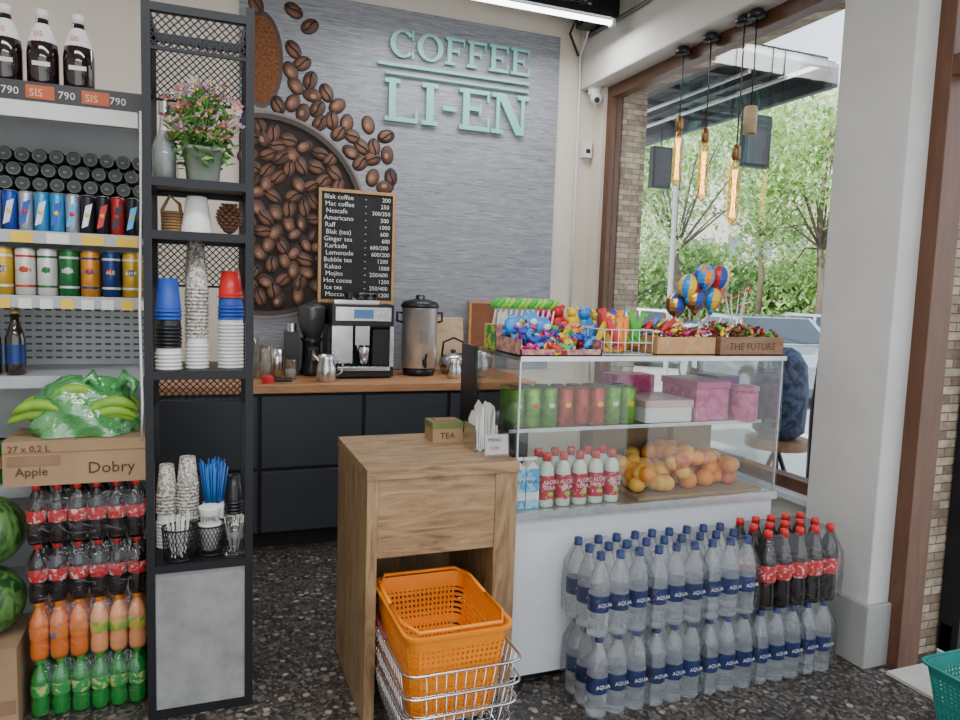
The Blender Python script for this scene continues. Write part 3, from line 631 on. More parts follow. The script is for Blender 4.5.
# ---------------------------------------------------------------- bottles
def water(b,x,y,z,a=0):
    prof=[(.030,.003),(.036,0),(.0385,.008),(.0385,.028),(.0355,.036),(.0385,.044),(.0385,.06),(.036,.066),(.0385,.072),(.0385,.155),(.036,.162),(.038,.17),(.036,.195),(.029,.225),(.018,.252),(.0135,.262),(.0135,.282)]
    b.lathe(prof,(x,y,z),WATER,16); b.lathe([(.0165,.272),(.0165,.278),(.0155,.279),(.0155,.297),(.013,.299)],(x,y,z),NAVY,14)
    for t0 in (R.uniform(0,.6),):
        # partial wrap-around label like the photo: band covering the bottle
        b.lathe([(.0392,.090),(.0392,.150)],(x,y,z),NAVY,16,cap=False)
    b.text('AQUA',.020,(x-.026,y-.0400,z+.112),X,Z,PAPER)
def soda(b,x,y,z,liq,lab,capm,s=1.0,hh=.30):
    k=hh/.30
    prof=[(.026*s,.004),(.034*s,0),(.038*s,.02*k),(.038*s,.07*k),(.034*s,.10*k),(.036*s,.13*k),(.039*s,.17*k),(.037*s,.20*k),(.026*s,.235*k),(.015*s,.262*k),(.0135*s,.28*k)]
    b.lathe(prof,(x,y,z),liq,16); b.lathe([(.0165*s,.272*k),(.0165*s,.296*k),(.014*s,.299*k)],(x,y,z),capm,14)
    b.lathe([(.0375*s,.110*k),(.0392*s,.13*k),(.0402*s,.172*k)],(x,y,z),lab,16,cap=False)
def wrapbox(x0,x1,y0,y1,z0,z1,b):
    lev=[(z0+.01,0),(z0+(z1-z0)*.35,.002),(z0+(z1-z0)*.68,0),(z0+(z1-z0)*.85,-.018),(z1-.005,-.034)]
    n=10; rings=[]
    for z,o in lev:
        ring=[]
        X0,X1,Y0,Y1=x0-o,x1+o,y0-o,y1+o
        for k in range(n): ring.append((X0+(X1-X0)*k/n,Y0+R.uniform(-.003,.003),z))
        for k in range(n): ring.append((X1+R.uniform(-.002,.002),Y0+(Y1-Y0)*k/n,z))
        for k in range(n): ring.append((X1-(X1-X0)*k/n,Y1+R.uniform(-.002,.002),z))
        for k in range(n): ring.append((X0+R.uniform(-.002,.002),Y1-(Y1-Y0)*k/n,z))
        rings.append(ring)
    L=4*n; vs=[p for r in rings for p in r]
    b.add(vs,[(i*L+k,i*L+(k+1)%L,(i+1)*L+(k+1)%L,(i+1)*L+k) for i in range(len(lev)-1) for k in range(L)],WRAP,True)
SP=.0795
nx0=1.315
bw=MB()
for i in range(14):
    for j in range(3):
        water(bw,nx0+i*SP+.004*(i//3)+R.uniform(-.002,.002),2.145+j*SP+R.uniform(-.003,.001),0.0)
        if i<9: water(bw,nx0+i*SP+.004*(i//3)-.01+R.uniform(-.003,.003),2.145+j*SP+R.uniform(-.003,.003),.301)
for t,zz,nn in ((0,0,5),(1,.301,3)):
    for k in range(nn):
        x0=nx0+k*3*SP+.004*k-.0415-(.01 if t else 0); x1=x0+(3 if not(t==0 and k==4) else 2)*SP+.004
        wrapbox(x0,x1,2.145-.0415,2.145+2*SP+.0415,zz,zz+.295,bw)
bw.build('water_bottles')
b=MB()
for i in range(5):
    for j in range(3): soda(b,nx0+9*SP+.022+i*SP,2.145+j*SP,.301,COLA,COLAL,RED,1,.31)
wrapbox(nx0+9*SP+.022-.041,nx0+9*SP+.022+4*SP+.041,2.145-.0415,2.145+2*SP+.0415,.301,.60,b)
b.build('cola_bottles')
b=MB(); sp=.0605
def row(z,liq,lab,capm,liq2=None,lab2=None):
    for i in range(6):
        for j in range(3):
            L=(liq,lab) if (liq2 is None or i<3) else (liq2,lab2)
            soda(b,-.53+i*sp+R.uniform(-.002,.002),2.725+j*sp,z,L[0],L[1],capm,.75,.202)
    wrapbox(-.565,-.193,2.692,2.88,z,z+.198,b)
row(0,SPRITE,two_tone('sprite_label',(.02,.3,.06),(.5,.55,.15),45,.4,0,.02,.56),GREEN)
row(.203,FANTA,two_tone('fanta_label',(.7,.18,.02),(.05,.15,.3),45,.4,0,.02,.6),ORG,M('peach_soda',(.75,.30,.12),.15,coat=.5),two_tone('lime_label',(.2,.4,.04),(.6,.4,.05),35,.4,0))
b.build('soda_bottles')
b=MB(); row(.406,COLA,COLAL,RED); row(.609,COLA,COLAL,RED); b.build('cola_bottles')
b=MB(); b.box(-.615,-.19,2.685,2.94,.815,.965,CARD); b.box(-.615,-.19,2.683,2.685,.925,.928,CARDD)
b.box(-.41,-.4,2.683,2.942,.965,.966,CARDD)
b.text('27 x 0,2 L',.03,(-.60,2.682,.93),X,Z,PRINT); b.text('Dobry',.055,(-.37,2.682,.85),X,Z,PRINT); b.text('Apple',.04,(-.58,2.682,.85),X,Z,PRINT); b.box(-.6,-.45,2.6815,2.684,.885,.915,CARDD)
b.build('cardboard_box')
b=MB(); bm1=M('green_banana',(.22,.42,.04),.45,var=.25); bm2=M('yellow_banana',(.5,.5,.06),.45)
for k in range(26):
    x=R.uniform(-.55,-.26); y=R.uniform(2.72,2.88); z=.970+R.uniform(0,.12)*(1-abs(x+.4)/.3); a=R.uniform(-.5,.5)
    p=[]
    for q in range(7):
        t=-1+q/3; p.append((x+t*.075*math.cos(a),y+t*.075*math.sin(a)*.4,z+.035-(.03*t*t)+.02))
    b.tube(p,[.006,.015,.019,.020,.019,.014,.006],R.choice([bm1,bm1,bm2]),8)
b.build('green_bananas')
b=MB(); n,m=44,16; vs=[];fs=[]
for i in range(m):
    ph=math.pi*.5*i/(m-1)
    for k in range(n):
        a=2*math.pi*k/n; w=1+.10*math.sin(5*a+i*.7)+.06*math.sin(11*a-i)+R.uniform(-.03,.03)
        cc=math.cos(ph)**.5 if i<m-1 else .05
        vs.append((-.395+.165*cc*w*math.cos(a),2.812+.112*cc*w*math.sin(a),.968+.18*math.sin(ph)*(1+.10*math.sin(3*a+1))))
for i in range(m-1):
    for k in range(n): fs.append((i*n+k,i*n+(k+1)%n,(i+1)*n+(k+1)%n,(i+1)*n+k))
b.add(vs,fs,GREENBAG,True)
for s_,x in ((-1,-.34),(1,-.29)):
    b.tube([(x,2.80,1.11),(x+s_*.03,2.79,1.17),(x+s_*.06,2.78,1.14),(x+s_*.05,2.76,1.10)],[.014,.022,.016,.005],GREENBAG,8)
b.build('plastic_bag')
b=MB(); b.box(-1.15,-.585,2.66,2.93,0,.28,CARD); b.text('Granatelli',.06,(-.90,2.658,.2),X,Z,PRINT); b.box(-.85,-.59,2.659,2.66,.05,.1,CARDD); b.build('cardboard_box')
b=MB()
for x,y,z in ((-.70,2.79,.40),(-.96,2.79,.40),(-.83,2.80,.61),(-.695,2.80,.64)): b.ball((x,y,z),(.122,.12,.12),MELON,22,14)
b.build('watermelons')
# ---------------------------------------------------------------- gondola
gx0,gx1,gy0,gy1=-1.35,-.205,2.95,3.38
b=MB(); GW=M('gondola_white',(.42,.44,.45),.45,var=.05)
b.box(gx0,gx1,gy1,gy1+.03,0,2.18,GW)
b.box(gx0,gx0+.03,gy0+.1,gy1,0,2.4,GW); b.box(gx1-.02,gx1,gy1-.04,gy1+.03,0,2.45,GW)
for z in (.30,.75,1.146,1.433,1.659,2.16): b.box(gx0+.03,gx1-.02,gy0,gy1,z-.022,z,GW); b.box(gx0+.03,gx1-.02,gy0-.008,gy0,z-.04,z+.003,GW)
b.box(gx0+.03,gx1,gy0-.012,gy0-.008,2.10,2.168,M('price_rail',(.035,.03,.03),.4)); b.box(gx0,gx1-.02,gy0-.02,gy0+.02,2.045,2.10,WHITE)
for i,x in enumerate((-.98,-.79,-.60,-.43,-.27)):
    b.box(x+.028,x+.115,gy0-.014,gy0-.012,2.112,2.157,M('price_orange',(.5,.10,.03),.5)) if x<-.3 else None
    b.text('790',.036,(x-.045,gy0-.0145,2.12),X,Z,PAPER)
    if x<-.3: b.text('SIS',.036,(x+.038,gy0-.0145,2.12),X,Z,M('sis_yellow',(.75,.5,.3),.5))
for i in range(9): b.box(-.74+i*.065,-.70+i*.065,gy0-.012,gy0-.008,1.39,1.425,(PAPER,YEL,PAPER)[i%3])
for i in range(5): b.box(-.74+i*.11,-.67+i*.11,gy0-.012,gy0-.008,1.62,1.655,(YEL,YEL,PAPER,YEL,YEL)[i])
sl=M('slot_dark',(.10,.11,.11),.8)
for r_ in range(9):
    for c in range(18): b.box(-.86+c*.036,-.838+c*.036,gy1-.003,gy1,1.17+r_*.028,1.178+r_*.028,sl)
b.build('shop_shelf')
b=MB(); jl=M('pomegranate_juice',(.012,.004,.005),.08,coat=1)
for i in range(4):
    x=-.42-.112*i; z=2.1615; y=3.02
    b.lathe([(.042,0),(.050,.01),(.051,.12),(.047,.155),(.034,.19),(.021,.22),(.019,.25)],(x,y,z),jl,20)
    b.lathe([(.0205,.24),(.0205,.268),(.018,.271)],(x,y,z),WHITE,14); b.lathe([(.0475,.155),(.0345,.192),(.0225,.222)],(x,y,z),PAPER,18,cap=False)
    b.text('SIS',.026,(x-.022,y-.041,z+.172),X,Z,RED); b.box(x-.025,x+.03,y-.0525,y-.0515,z+.07,z+.085,TERR)
b.build('juice_bottles')
b=MB(); blu=M('can_blue',(.02,.07,.35),.3,.5); sil=M('can_silver',(.45,.48,.55),.3,.7); lb=M('can_lightblue',(.05,.28,.55),.3,.5); bk_=M('can_black',(.02,.02,.025),.3,.4); crd=M('can_crimson',(.4,.03,.03),.3,.4)
kinds=((blu,sil),(sil,blu),(blu,sil),(sil,blu),(sil,blu),(blu,sil),(sil,blu),(lb,sil),(lb,blu),(sil,lb),(bk_,sil),(bk_,crd),(crd,bk_),(bk_,lb))
for i in range(14):
    m,md=kinds[i]
    for j in range(2):
        x=-.88+i*.0485; y=2.985+j*.052
        can(b,x,y,1.66,.0235,.14,m)
        b.prism([(-.018,.02),(.002,.03),(.018,.11),(-.004,.10)],(x,y-.0245,1.66),X,Z,(0,.006,0),md); b.ball((x,y-.0215,1.66+.068),(.010,.006,.010),(YEL if i%3 else RED),8,6)
b.build('energy_drink_cans')
b=MB(); bc=[M('b1',(.55,.33,.03),.35,.4),M('b2',(.015,.04,.16),.3,.4),M('b3',(.62,.62,.57),.35,.3),M('b4',(.015,.14,.04),.3,.4),M('b5',(.45,.04,.02),.3,.4),M('b6',(.65,.25,.03),.3,.4)]
seq=[(1,0,2),(0,2,1),(1,5,2),(0,1,2),(2,4,4),(2,3,3),(3,2,2),(5,4,1),(1,4,2),(0,1,2)]
for i in range(10):
    for j in range(2):
        s3=seq[(i+0)%10]; x=-.87+i*.0685; y=2.99+j*.07
        can(b,x,y,1.434,.0325,.168,bc[s3[0]],None,bc[s3[1]])
        for zz in (.03,.135): b.lathe([(.0331,zz),(.0331,zz+.008)],(x,y,1.434),bc[s3[2]],18,cap=False)
        if j==0: b.text(('BEER','LAGER','ALE')[i%3],.018,(x,y-.0345,1.434+.085),X,Z,bc[s3[2]],True)
b.build('beer_cans')
b=MB(); dk=M('dark_can_side',(.02,.022,.022),.5,.1); ce=M('can_end',(.045,.05,.048),.5,.2); cr2=M('can_end_rim',(.16,.17,.165),.45,.4)
for r_ in range(6):
    for c in range(12):
        x=-.88+c*.056+(r_%2)*.028; z=1.66+.028+r_*.052
        b.lathe2([(.023,0),(.027,.03),(.027,1)],(x,3.14,z),(x,3.26,z),dk,16); b.tube([(x+.022*math.cos(q*.5236),3.137,z+.022*math.sin(q*.5236)) for q in range(12)],.0025,cr2,5,True); b.cyl((x,3.1385,z),(x,3.14,z),.020,ce,14); b.box(x-.008,x+.003,3.136,3.139,z-.003,z+.003,cr2)
b.build('stacked_cans')
b=MB(); bb=M('brown_beer_glass',(.02,.010,.005),.08,coat=1)
for i in range(4):
    x=-.64-.075*i; b.lathe([(.03,0),(.033,.01),(.033,.13),(.025,.16),(.014,.19),(.014,.225)],(x,3.02,1.147),bb,18); b.lathe([(.0155,.22),(.0155,.232)],(x,3.02,1.147),GOLD,12); b.lathe([(.0336,.04),(.0336,.11)],(x,3.02,1.147),bc[1],18,cap=False)
b.build('beer_bottles')
b=MB()
for i in range(6): can(b,-.62-.085*i,3.02,.751,.038,.16,(GREEN,bc[3],LGREEN)[i%3],GOLD)
b.build('pickle_jars')
# ---------------------------------------------------------------- black metal rack
rx0,rx1,ry0,ry1=-.185,.155,2.57,2.90
b=MB(); t=.026
for x in (rx0,rx1-t):
    for y in (ry0,ry1-t): b.box(x,x+t,y,y+t,0,2.40,BLACK)
for z in (2.374,1.835,1.665,1.205,.545,.03):
    for y in (ry0,ry1-t): b.box(rx0+t,rx1-t,y,y+t,z-.028,z-.002,BLACK)
    for x in (rx0,rx1-t): b.box(x,x+t,ry0+t,ry1-t,z-.028,z-.002,BLACK)
    if z<2.3: b.box(rx0+.006,rx1-.006,ry0+.006,ry1-.006,z-.012,z,BLACK)
def mesh_panel(p0,p1,z0,z1,step=.024):
    p0=Vector(p0);p1=Vector(p1);L=(p1-p0).length;d=(p1-p0)/L;h=z1-z0
    n=int((L+h)/step)
    for k in range(n):
        s_=k*step
        for sgn in (1,-1):
            a=max(0,s_-h);c=min(s_,L)
            za=z0+(s_-a);zc=z0+(s_-c)
            if sgn<0: za=z0+z1-za; zc=z0+z1-zc
            if c-a>.004: b.beam(p0+d*a+Z*za,p0+d*c+Z*zc,.002,.004,BLACK)
for z0,z1 in ((2.15,2.36),(1.49,1.64),(1.06,1.18)):
    for q0,q1 in (((rx0,ry1-.01,0),(rx1,ry1-.01,0)),((rx0+.01,ry0,0),(rx0+.01,ry1,0)),((rx1-.01,ry0,0),(rx1-.01,ry1,0))): mesh_panel(q0,q1,z0,z1)
    b.box(rx0+t,rx1-t,ry1-.018,ry1-.006,z0-.008,z0,BLACK)
    for x in (rx0+.006,rx1-.016): b.box(x,x+.01,ry0+t,ry1-t,z0-.008,z0,BLACK)
mesh_panel((rx0,ry0+.01,0),(rx1,ry0+.01,0),2.24,2.36); b.box(rx0+t,rx1-t,ry0+.004,ry0+.016,2.23,2.24,BLACK)
b.box(rx0+t,rx1-t,ry0+.008,ry1-.008,.03,.533,CONC)
b.build('metal_shelving_rack')
b=MB(); px,py,pz=-.005,2.69,1.836
b.lathe([(.045,0),(.05,.004),(.060,.105),(.064,.105),(.064,.118),(.058,.118),(.056,.10),(.001,.098)],(px,py,pz),M('sage_pot',(.22,.26,.21),.5),24,Rz(.1),False,.35)
lf=[M('leaf_green',(.06,.17,.03),.5),M('leaf_light',(.14,.30,.06),.5)]; fl=[M('flower_pink',(.66,.16,.28),.5),M('flower_lilac',(.5,.30,.52),.5),M('flower_rose',(.70,.30,.36),.5),M('flower_white',(.7,.60,.60),.5)]
for k in range(105):
    a=R.uniform(0,6.28); e=R.uniform(.1,1)**.6; ex=px+.125*e*math.cos(a); ey=py+.11*e*math.sin(a); ez=pz+.13+R.uniform(.0,.22)*(1.15-e*.5)
    b.tube([(px+.03*math.cos(a),py+.03*math.sin(a),pz+.1),((px+ex)/2,(py+ey)/2,ez*.6+(pz+.1)*.4),(ex,ey,ez)],.0018,lf[0],5)
    for q in range(5):
        T=Matrix.Translation((ex*.7+px*.3+R.uniform(-.02,.02),ey*.7+py*.3+R.uniform(-.02,.02),ez-R.uniform(0,.09)))@rrot().to_4x4()
        b.add([T@Vector(p) for p in ((0,0,0),(.009,.02,.003),(0,.042,0),(-.009,.02,.003))],[(0,1,2,3)],R.choice(lf))
    if k%5!=0:
        T=Rz(a)@Rx(R.uniform(-.2,1.2)); c=Vector((ex,ey-.015,ez+.008)); mt=R.choice(fl)
        for q in range(6):
            u=2*math.pi*q/6; b.add([c+T@Vector(p) for p in ((0,0,0),(.018*math.cos(u-.4),.018*math.sin(u-.4),.005),(.024*math.cos(u),.024*math.sin(u),.008),(.018*math.cos(u+.4),.018*math.sin(u+.4),.005))],[(0,1,2,3)],mt)
        b.ball(c,.005,YEL,6,4)
b.build('potted_flowers')
b=MB(); b.lathe([(.038,0),(.042,.01),(.04,.12),(.018,.18),(.014,.22),(.018,.235)],(-.125,2.72,1.836),GLASS,20); b.lathe([(.034,.01),(.036,.12),(.016,.17),(.001,.172)],(-.125,2.72,1.836),M('frosted_fill',(.35,.37,.38),.2),18); b.cyl((-.125,2.72,2.06),(-.125,2.72,2.10),.02,STEEL); b.tube([(-.125,2.72,2.10),(-.125,2.72,2.13),(-.09,2.70,2.13)],.005,STEEL); b.build('syrup_bottle')
b=MB(); b.lathe([(.052,0),(.052,.004),(.034,.12),(.030,.125)],(-.025,2.68,1.666),PAPER,22); b.build('paper_cone')
b=MB()
for i in range(9):
    rr_=.036*math.sin(math.pi*(i+1.2)/11); z=1.68+i*.011
    for k in range(10):
        a=2*math.pi*(k+.5*(i%2))/10; c=Vector((.08+rr_*math.cos(a),2.68+rr_*math.sin(a),z)); b.ball(c,(.012,.009,.005),M('pinecone',(.13,.06,.03),.8),6,5,Rz(a)@Ry(-.5))
b.ball((.08,2.68,1.72),(.022,.022,.05),BRN,10,8); b.build('pine_cone')
b=MB(); wk=M('wicker',(.22,.12,.05),.7); b.tube([(-.13,2.7,1.69),(-.135,2.7,1.74),(-.11,2.7,1.79),(-.08,2.71,1.765),(-.07,2.71,1.69)],.006,wk,8)
for k in range(7): b.tube([(-.10+.035*math.cos(a*.785),2.70+.035*math.sin(a*.785),1.672+k*.01) for a in range(8)],.005,wk,6,True)
b.build('wicker_basket')
PATC=two_tone('patterned_cup',(.62,.60,.55),(.25,.2,.16),110,.6,0,.05)
def stack(b,x,y,z,secs,r=.034):
    for n,mat,full in secs:
        for i in range(n):
            b.lathe([(r+.003,0),(r+.003,.005),(r,.006),(r-.0008,.0125)],(x,y,z),mat,22); z+=.0125
        b.lathe([(r,0),(r-.010,full),(r-.012,full),(r-.013,full-.003),(.001,full-.004)],(x,y,z),mat,22,cap=False); z+=max(0,full-.075)
    return z
b=MB()
stack(b,-.115,2.64,1.206,((5,WHITE,.085),(6,BLKP,.095),(3,BLUE,.10)),.040)
stack(b,-.025,2.67,1.206,((7,WHITE,.095),(14,PATC,.09)),.036)
stack(b,-.03,2.82,1.206,((16,WHITE,.085),(12,PATC,.09)),.036)
stack(b,.085,2.68,1.206,((13,WHITE,.082),(4,BLUE,.1),(1,RED,.08)),.041)
b.build('paper_cup_stacks')
def meshcup(x,y,z,r=.045,h=.10,fill=0):
    b=MB()
    for zz in (0,h): b.tube([(x+(r+(.006 if zz else 0))*math.cos(a*math.pi/12),y+(r+(.006 if zz else 0))*math.sin(a*math.pi/12),z+.003+zz) for a in range(24)],.0032,BLACK,6,True)
    for k in range(28):
        for sg_ in (-1,1):
            p=[]
            for q in range(5):
                a=k*math.pi/14+sg_*q*.2; rr_=r+.006*q/4; p.append((x+rr_*math.cos(a),y+rr_*math.sin(a),z+.003+h*q/4))
            b.tube(p,.0015,BLACK,4)
    b.cyl((x,y,z),(x,y,z+.004),r,BLACK,20)
    if fill==1:
        for k in range(16):
            a=R.uniform(0,6.28); e=R.uniform(0,.03); b.beam((x+e*math.cos(a),y+e*math.sin(a),z+.01),(x+e*1.7*math.cos(a),y+e*1.7*math.sin(a),z+h+R.uniform(.02,.05)),.012,.004,PAPER)
    if fill==2:
        b.lathe([(.026,.01),(.038,.10),(.040,.105)],(x,y,z),PAPER,20); b.lathe([(.03,.105),(.038,.16),(.040,.165),(.036,.165)],(x,y,z),PAPER,20); b.text('TIME',.024,(x-.030,y-.040,z+.122),X,Z,PRINT)
    b.build('mesh_pen_cup')
meshcup(-.085,2.635,.546,.05,.105,1); meshcup(.015,2.665,.546,.05,.10,2)
b=MB(); b.lathe([(.001,.002),(.035,.002),(.043,.12),(.041,.12),(.033,.006),(.001,.006)],(.095,2.63,.546),GLASS,22,cap=False)
for k in range(22):
    a=R.uniform(0,6.28); b.beam((.095+.012*math.cos(a),2.63+.012*math.sin(a),.555),(.095+.032*math.cos(a),2.63+.032*math.sin(a),.66+R.uniform(-.02,.02)),.010,.002,PAPER)
b.build('glass_cup')
b=MB(); sb=M('blue_straw',(.02,.16,.5),.35)
b.lathe([(.03,0),(.04,.14)],(.03,2.80,.546),PAPER,20)
for k in range(70):
    a=R.uniform(0,6.28); e=R.uniform(0,.03); b.tube([(.03+e*math.cos(a),2.80+e*math.sin(a),.66),(.03+e*1.9*math.cos(a),2.80+e*1.9*math.sin(a),.83+R.uniform(-.02,.02))],.003,sb if R.random()<.85 else BLUE,5)
b.build('drinking_straws')
b=MB(); stack(b,-.06,2.76,.546,((9,PATC,.10),(8,PATC,.09)),.036); stack(b,-.13,2.77,.546,((8,WHITE,.10),(6,PATC,.10)),.034); stack(b,.10,2.79,.546,((6,PATC,.10),(4,BLKP,.09)),.032); b.build('paper_cup_stacks')
b=MB(); b.tube([(-.195,2.66,2.05),(-.192,2.60,1.75),(-.197,2.57,1.4),(-.192,2.565,1.1),(-.197,2.6,.97)],.004,WHITE,6); b.build('white_cable')
# ---------------------------------------------------------------- baskets
def lerp(a,c,t): return a+(c-a)*t
def basket(cx,cy,z0,z1,wt,dt,wb,db,mat,kind,name,handles=None,b=None,fin=True):
    b=b or MB()
    top=[Vector((cx-wt/2,cy-dt/2,z1)),Vector((cx+wt/2,cy-dt/2,z1)),Vector((cx+wt/2,cy+dt/2,z1)),Vector((cx-wt/2,cy+dt/2,z1))]
    bot=[Vector((cx-wb/2,cy-db/2,z0)),Vector((cx+wb/2,cy-db/2,z0)),Vector((cx+wb/2,cy+db/2,z0)),Vector((cx-wb/2,cy+db/2,z0))]
    def rnd(c4,r=.05):
        out=[]
        for i in range(4):
            p=c4[i];a=(c4[i-1]-p).normalized()*r;c=(c4[(i+1)%4]-p).normalized()*r
            for t in (0,.2,.4,.6,.8,1): q=p+a*(1-t)**2+c*t**2; out.append(q)
        return out
    if kind=='wire':
        for t in (0,.33,.66,1):
            c4=[lerp(bot[i],top[i],t) for i in range(4)]; b.tube(rnd(c4),.0045 if t==1 else .0022,mat,6,True)
        for i in range(4):
            n=12 if i%2==0 else 16
            for k in range(2,n-1):
                p=lerp(bot[i],bot[(i+1)%4],k/n);q=lerp(top[i],top[(i+1)%4],k/n); b.tube([p,q],.0018,mat,5)
        for k in range(1,14): b.tube([lerp(bot[0],bot[3],k/14),lerp(bot[1],bot[2],k/14)],.0018,mat,5)
        for k in range(1,8): b.tube([lerp(bot[0],bot[1],k/8),lerp(bot[3],bot[2],k/8)],.0025,mat,5)
    else:
        def ring(t,off=0):
            c4=[lerp(bot[i],top[i],t) for i in range(4)]; r=rnd(c4)
            return [Vector((p.x+(p.x-cx)/wt*2*off,p.y+(p.y-cy)/dt*2*off,p.z)) for p in r]
        def band(t0,t1,th=.0035,o0=0,o1=0):
            A=ring(t0,o0);B=ring(t1,o1);A2=ring(t0,o0-th);B2=ring(t1,o1-th);n=len(A);vs=A+B+B2+A2
            fs=[]
            for l in range(4):
                for k in range(n): fs.append((l*n+k,l*n+(k+1)%n,((l+1)%4)*n+(k+1)%n,((l+1)%4)*n+k))
            b.add(vs,fs,mat)
        band(.82,1.0,.004); band(.965,1.0,.014,.012,.012); band(0,.08); band(.42,.50)
        for i in range(4):
            n=20 if i%2==0 else 26; wd_=.0085
            for k in range(2,n-1):
                p=lerp(bot[i],bot[(i+1)%4],k/n);q=lerp(top[i],top[(i+1)%4],k/n)
                inn=[Y,-X,-Y,X][i]
                b.beam(lerp(p,q,.06)+inn*.002,lerp(p,q,.84)+inn*.002,wd_,.003,mat,up=[Y,X,Y,X][i])
        for k in range(12): t_=.105+.062*k; band(t_-.016,t_+.016,.003) if not .42<t_<.5 else None
        vs=ring(.01); b.add(vs,[tuple(range(len(vs)))],mat)
    if handles:
        hx=wt/2-.002; zz=z1+.006
        for sgn in ((1,) if kind=='wire' else (-1,1)):
            p=[(cx-hx,cy,zz),(cx-hx-.0,cy+sgn*dt*.32,zz+.004),(cx-hx*.8,cy+sgn*(dt/2-.005),zz+.006),(cx+hx*.8,cy+sgn*(dt/2-.005),zz+.006),(cx+hx,cy+sgn*dt*.32,zz+.004),(cx+hx,cy,zz)]
            b.tube(p,.006,handles,8)
    if fin: b.build(name)
    return b
bx,by=.73,2.21
basket(bx,by,.165,.468,.335,.47,.265,.38,ORG,'plastic','shopping_basket',ORG)
b=basket(bx+.01,by+.0,.02,.215,.38,.49,.315,.41,CHROME,'wire','x',None,None,False)
b=basket(bx+.012,by-.01,.08,.285,.385,.495,.32,.42,CHROME,'wire','x',None,b,False)
b=basket(bx+.012,by-.005,.14,.355,.385,.495,.32,.425,CHROME,'wire','x',M('maroon_grip',(.2,.03,.04),.4),b,False)
b.build('wire_shopping_baskets')
basket(2.56,1.48,.013,.25,.36,.48,.29,.40,M('teal_plastic',(.015,.2,.17),.4),'plastic','shopping_basket')
# ---------------------------------------------------------------- outside
ASP=wall_mat('asphalt',(.24,.24,.24),(.36,.35,.34),.9,3); PAVE=wall_mat('pavement',(.42,.40,.37),(.52,.5,.46),.9,6)
b=MB(); b.box(3.0,7.0,-12,60,-.25,-.13,PAVE); b.box(7.0,90,-30,90,-.3,-.2,ASP); b.build('street_ground')
b=MB(); fm=M('far_facade',(.60,.55,.48),.9); wd=M('far_window',(.16,.19,.23),.2)
b.box(34,40,22,48,-.2,8,fm)
for i in range(9):
    for j in range(2): b.box(33.95,34,23+i*2.8,24.4+i*2.8,1+j*3.2,2.7+j*3.2,wd)
b.build('apartment_building')
def leafm(name,c):
    m,n,bs=nt(name); v=coords(n); link(n,ramp(n,noise(n,v,1.5),[(.3,[k*.8 for k in c]),(.7,c)]),bs.inputs['Base Color']); bs.inputs['Roughness'].default_value=.6
    tr=n.nodes.new('ShaderNodeBsdfTranslucent'); tr.inputs[0].default_value=(min(1,c[0]*1.2),min(1,c[1]*1.2),c[2],1); mx=n.nodes.new('ShaderNodeMixShader'); mx.inputs[0].default_value=.5
    o=n.nodes['Material Output']; link(n,bs.outputs[0],mx.inputs[1]); link(n,tr.outputs[0],mx.inputs[2]); link(n,mx.outputs[0],o.inputs['Surface']); return m
LM=[leafm('leaf_a',(.34,.54,.20)),leafm('leaf_b',(.55,.72,.34)),leafm('leaf_c',(.74,.85,.52)),leafm('leaf_d',(.22,.38,.14))]
def leaf(b,p,rr,mats,s):
    T=Rz(rr.uniform(0,6.3))@Rx(rr.uniform(-1.2,1.2))
    b.add([p+T@Vector(v) for v in ((0,-s,0),(s*.55,0,.02),(0,s,0),(-s*.55,0,.02))],[(0,1,2,3)],mats[rr.randrange(len(mats))])
def tree(x,y,h,cr,n,seed,mats,low=.30):
    rr=random.Random(seed); b=MB(); bk=M('bark',(.14,.11,.085),.95,bp=.5)
    b.tube([(x,y,-.2),(x+.1,y,h*.25),(x-.05,y+.1,h*.5),(x,y,h*.85)],[.14,.11,.08,.03],bk,10)
    cl=[]
    for k in range(18):
        a=rr.uniform(0,6.28); rad=rr.uniform(.2,.9)*cr; c=Vector((x+rad*math.cos(a),y+rad*math.sin(a),h*rr.uniform(low,1.0))); cl.append((c,rr.uniform(.45,.8)*cr*.55))
        b.tube([(x,y,h*.4),tuple(lerp(Vector((x,y,h*.5)),c,.5)),tuple(c)],[.04,.025,.01],bk,6)
    for c,r in cl:
        for q in range(n//18):
            d=Vector((rr.gauss(0,1),rr.gauss(0,1),rr.gauss(0,1))).normalized()*r*rr.uniform(.3,1)
            leaf(b,c+d,rr,mats,rr.uniform(.07,.13))
    b.build('street_tree')
for i,(x,y,h,cr) in enumerate(((13.0,18.0,7.2,3.0),(16.5,16.0,7.6,3.2),(20.0,17.5,9.0,3.8),(12.8,23,8.5,4.0),(21.5,24,10,4.6),(24,16,8.5,4.0),(17,29,9.5,4.4),(27,21,9.5,4.2))): tree(x,y,h,cr,6200,i,LM)
b=MB(); rr=random.Random(5)
for k in range(22):
    t=k/21; b.tube([(15+18*t,33-15*t,-.2),(15+18*t,33-15*t,2.2)],.07,M('bark',(.1,.075,.055)),6)
for k in range(20000):
    t=rr.random(); p=Vector((15+18*t+rr.gauss(0,.8),33-15*t+rr.gauss(0,.8),rr.uniform(-.1,3.6)+.6*math.sin(t*23))); leaf(b,p,rr,LM,rr.uniform(.15,.28))
b.build('street_hedge')
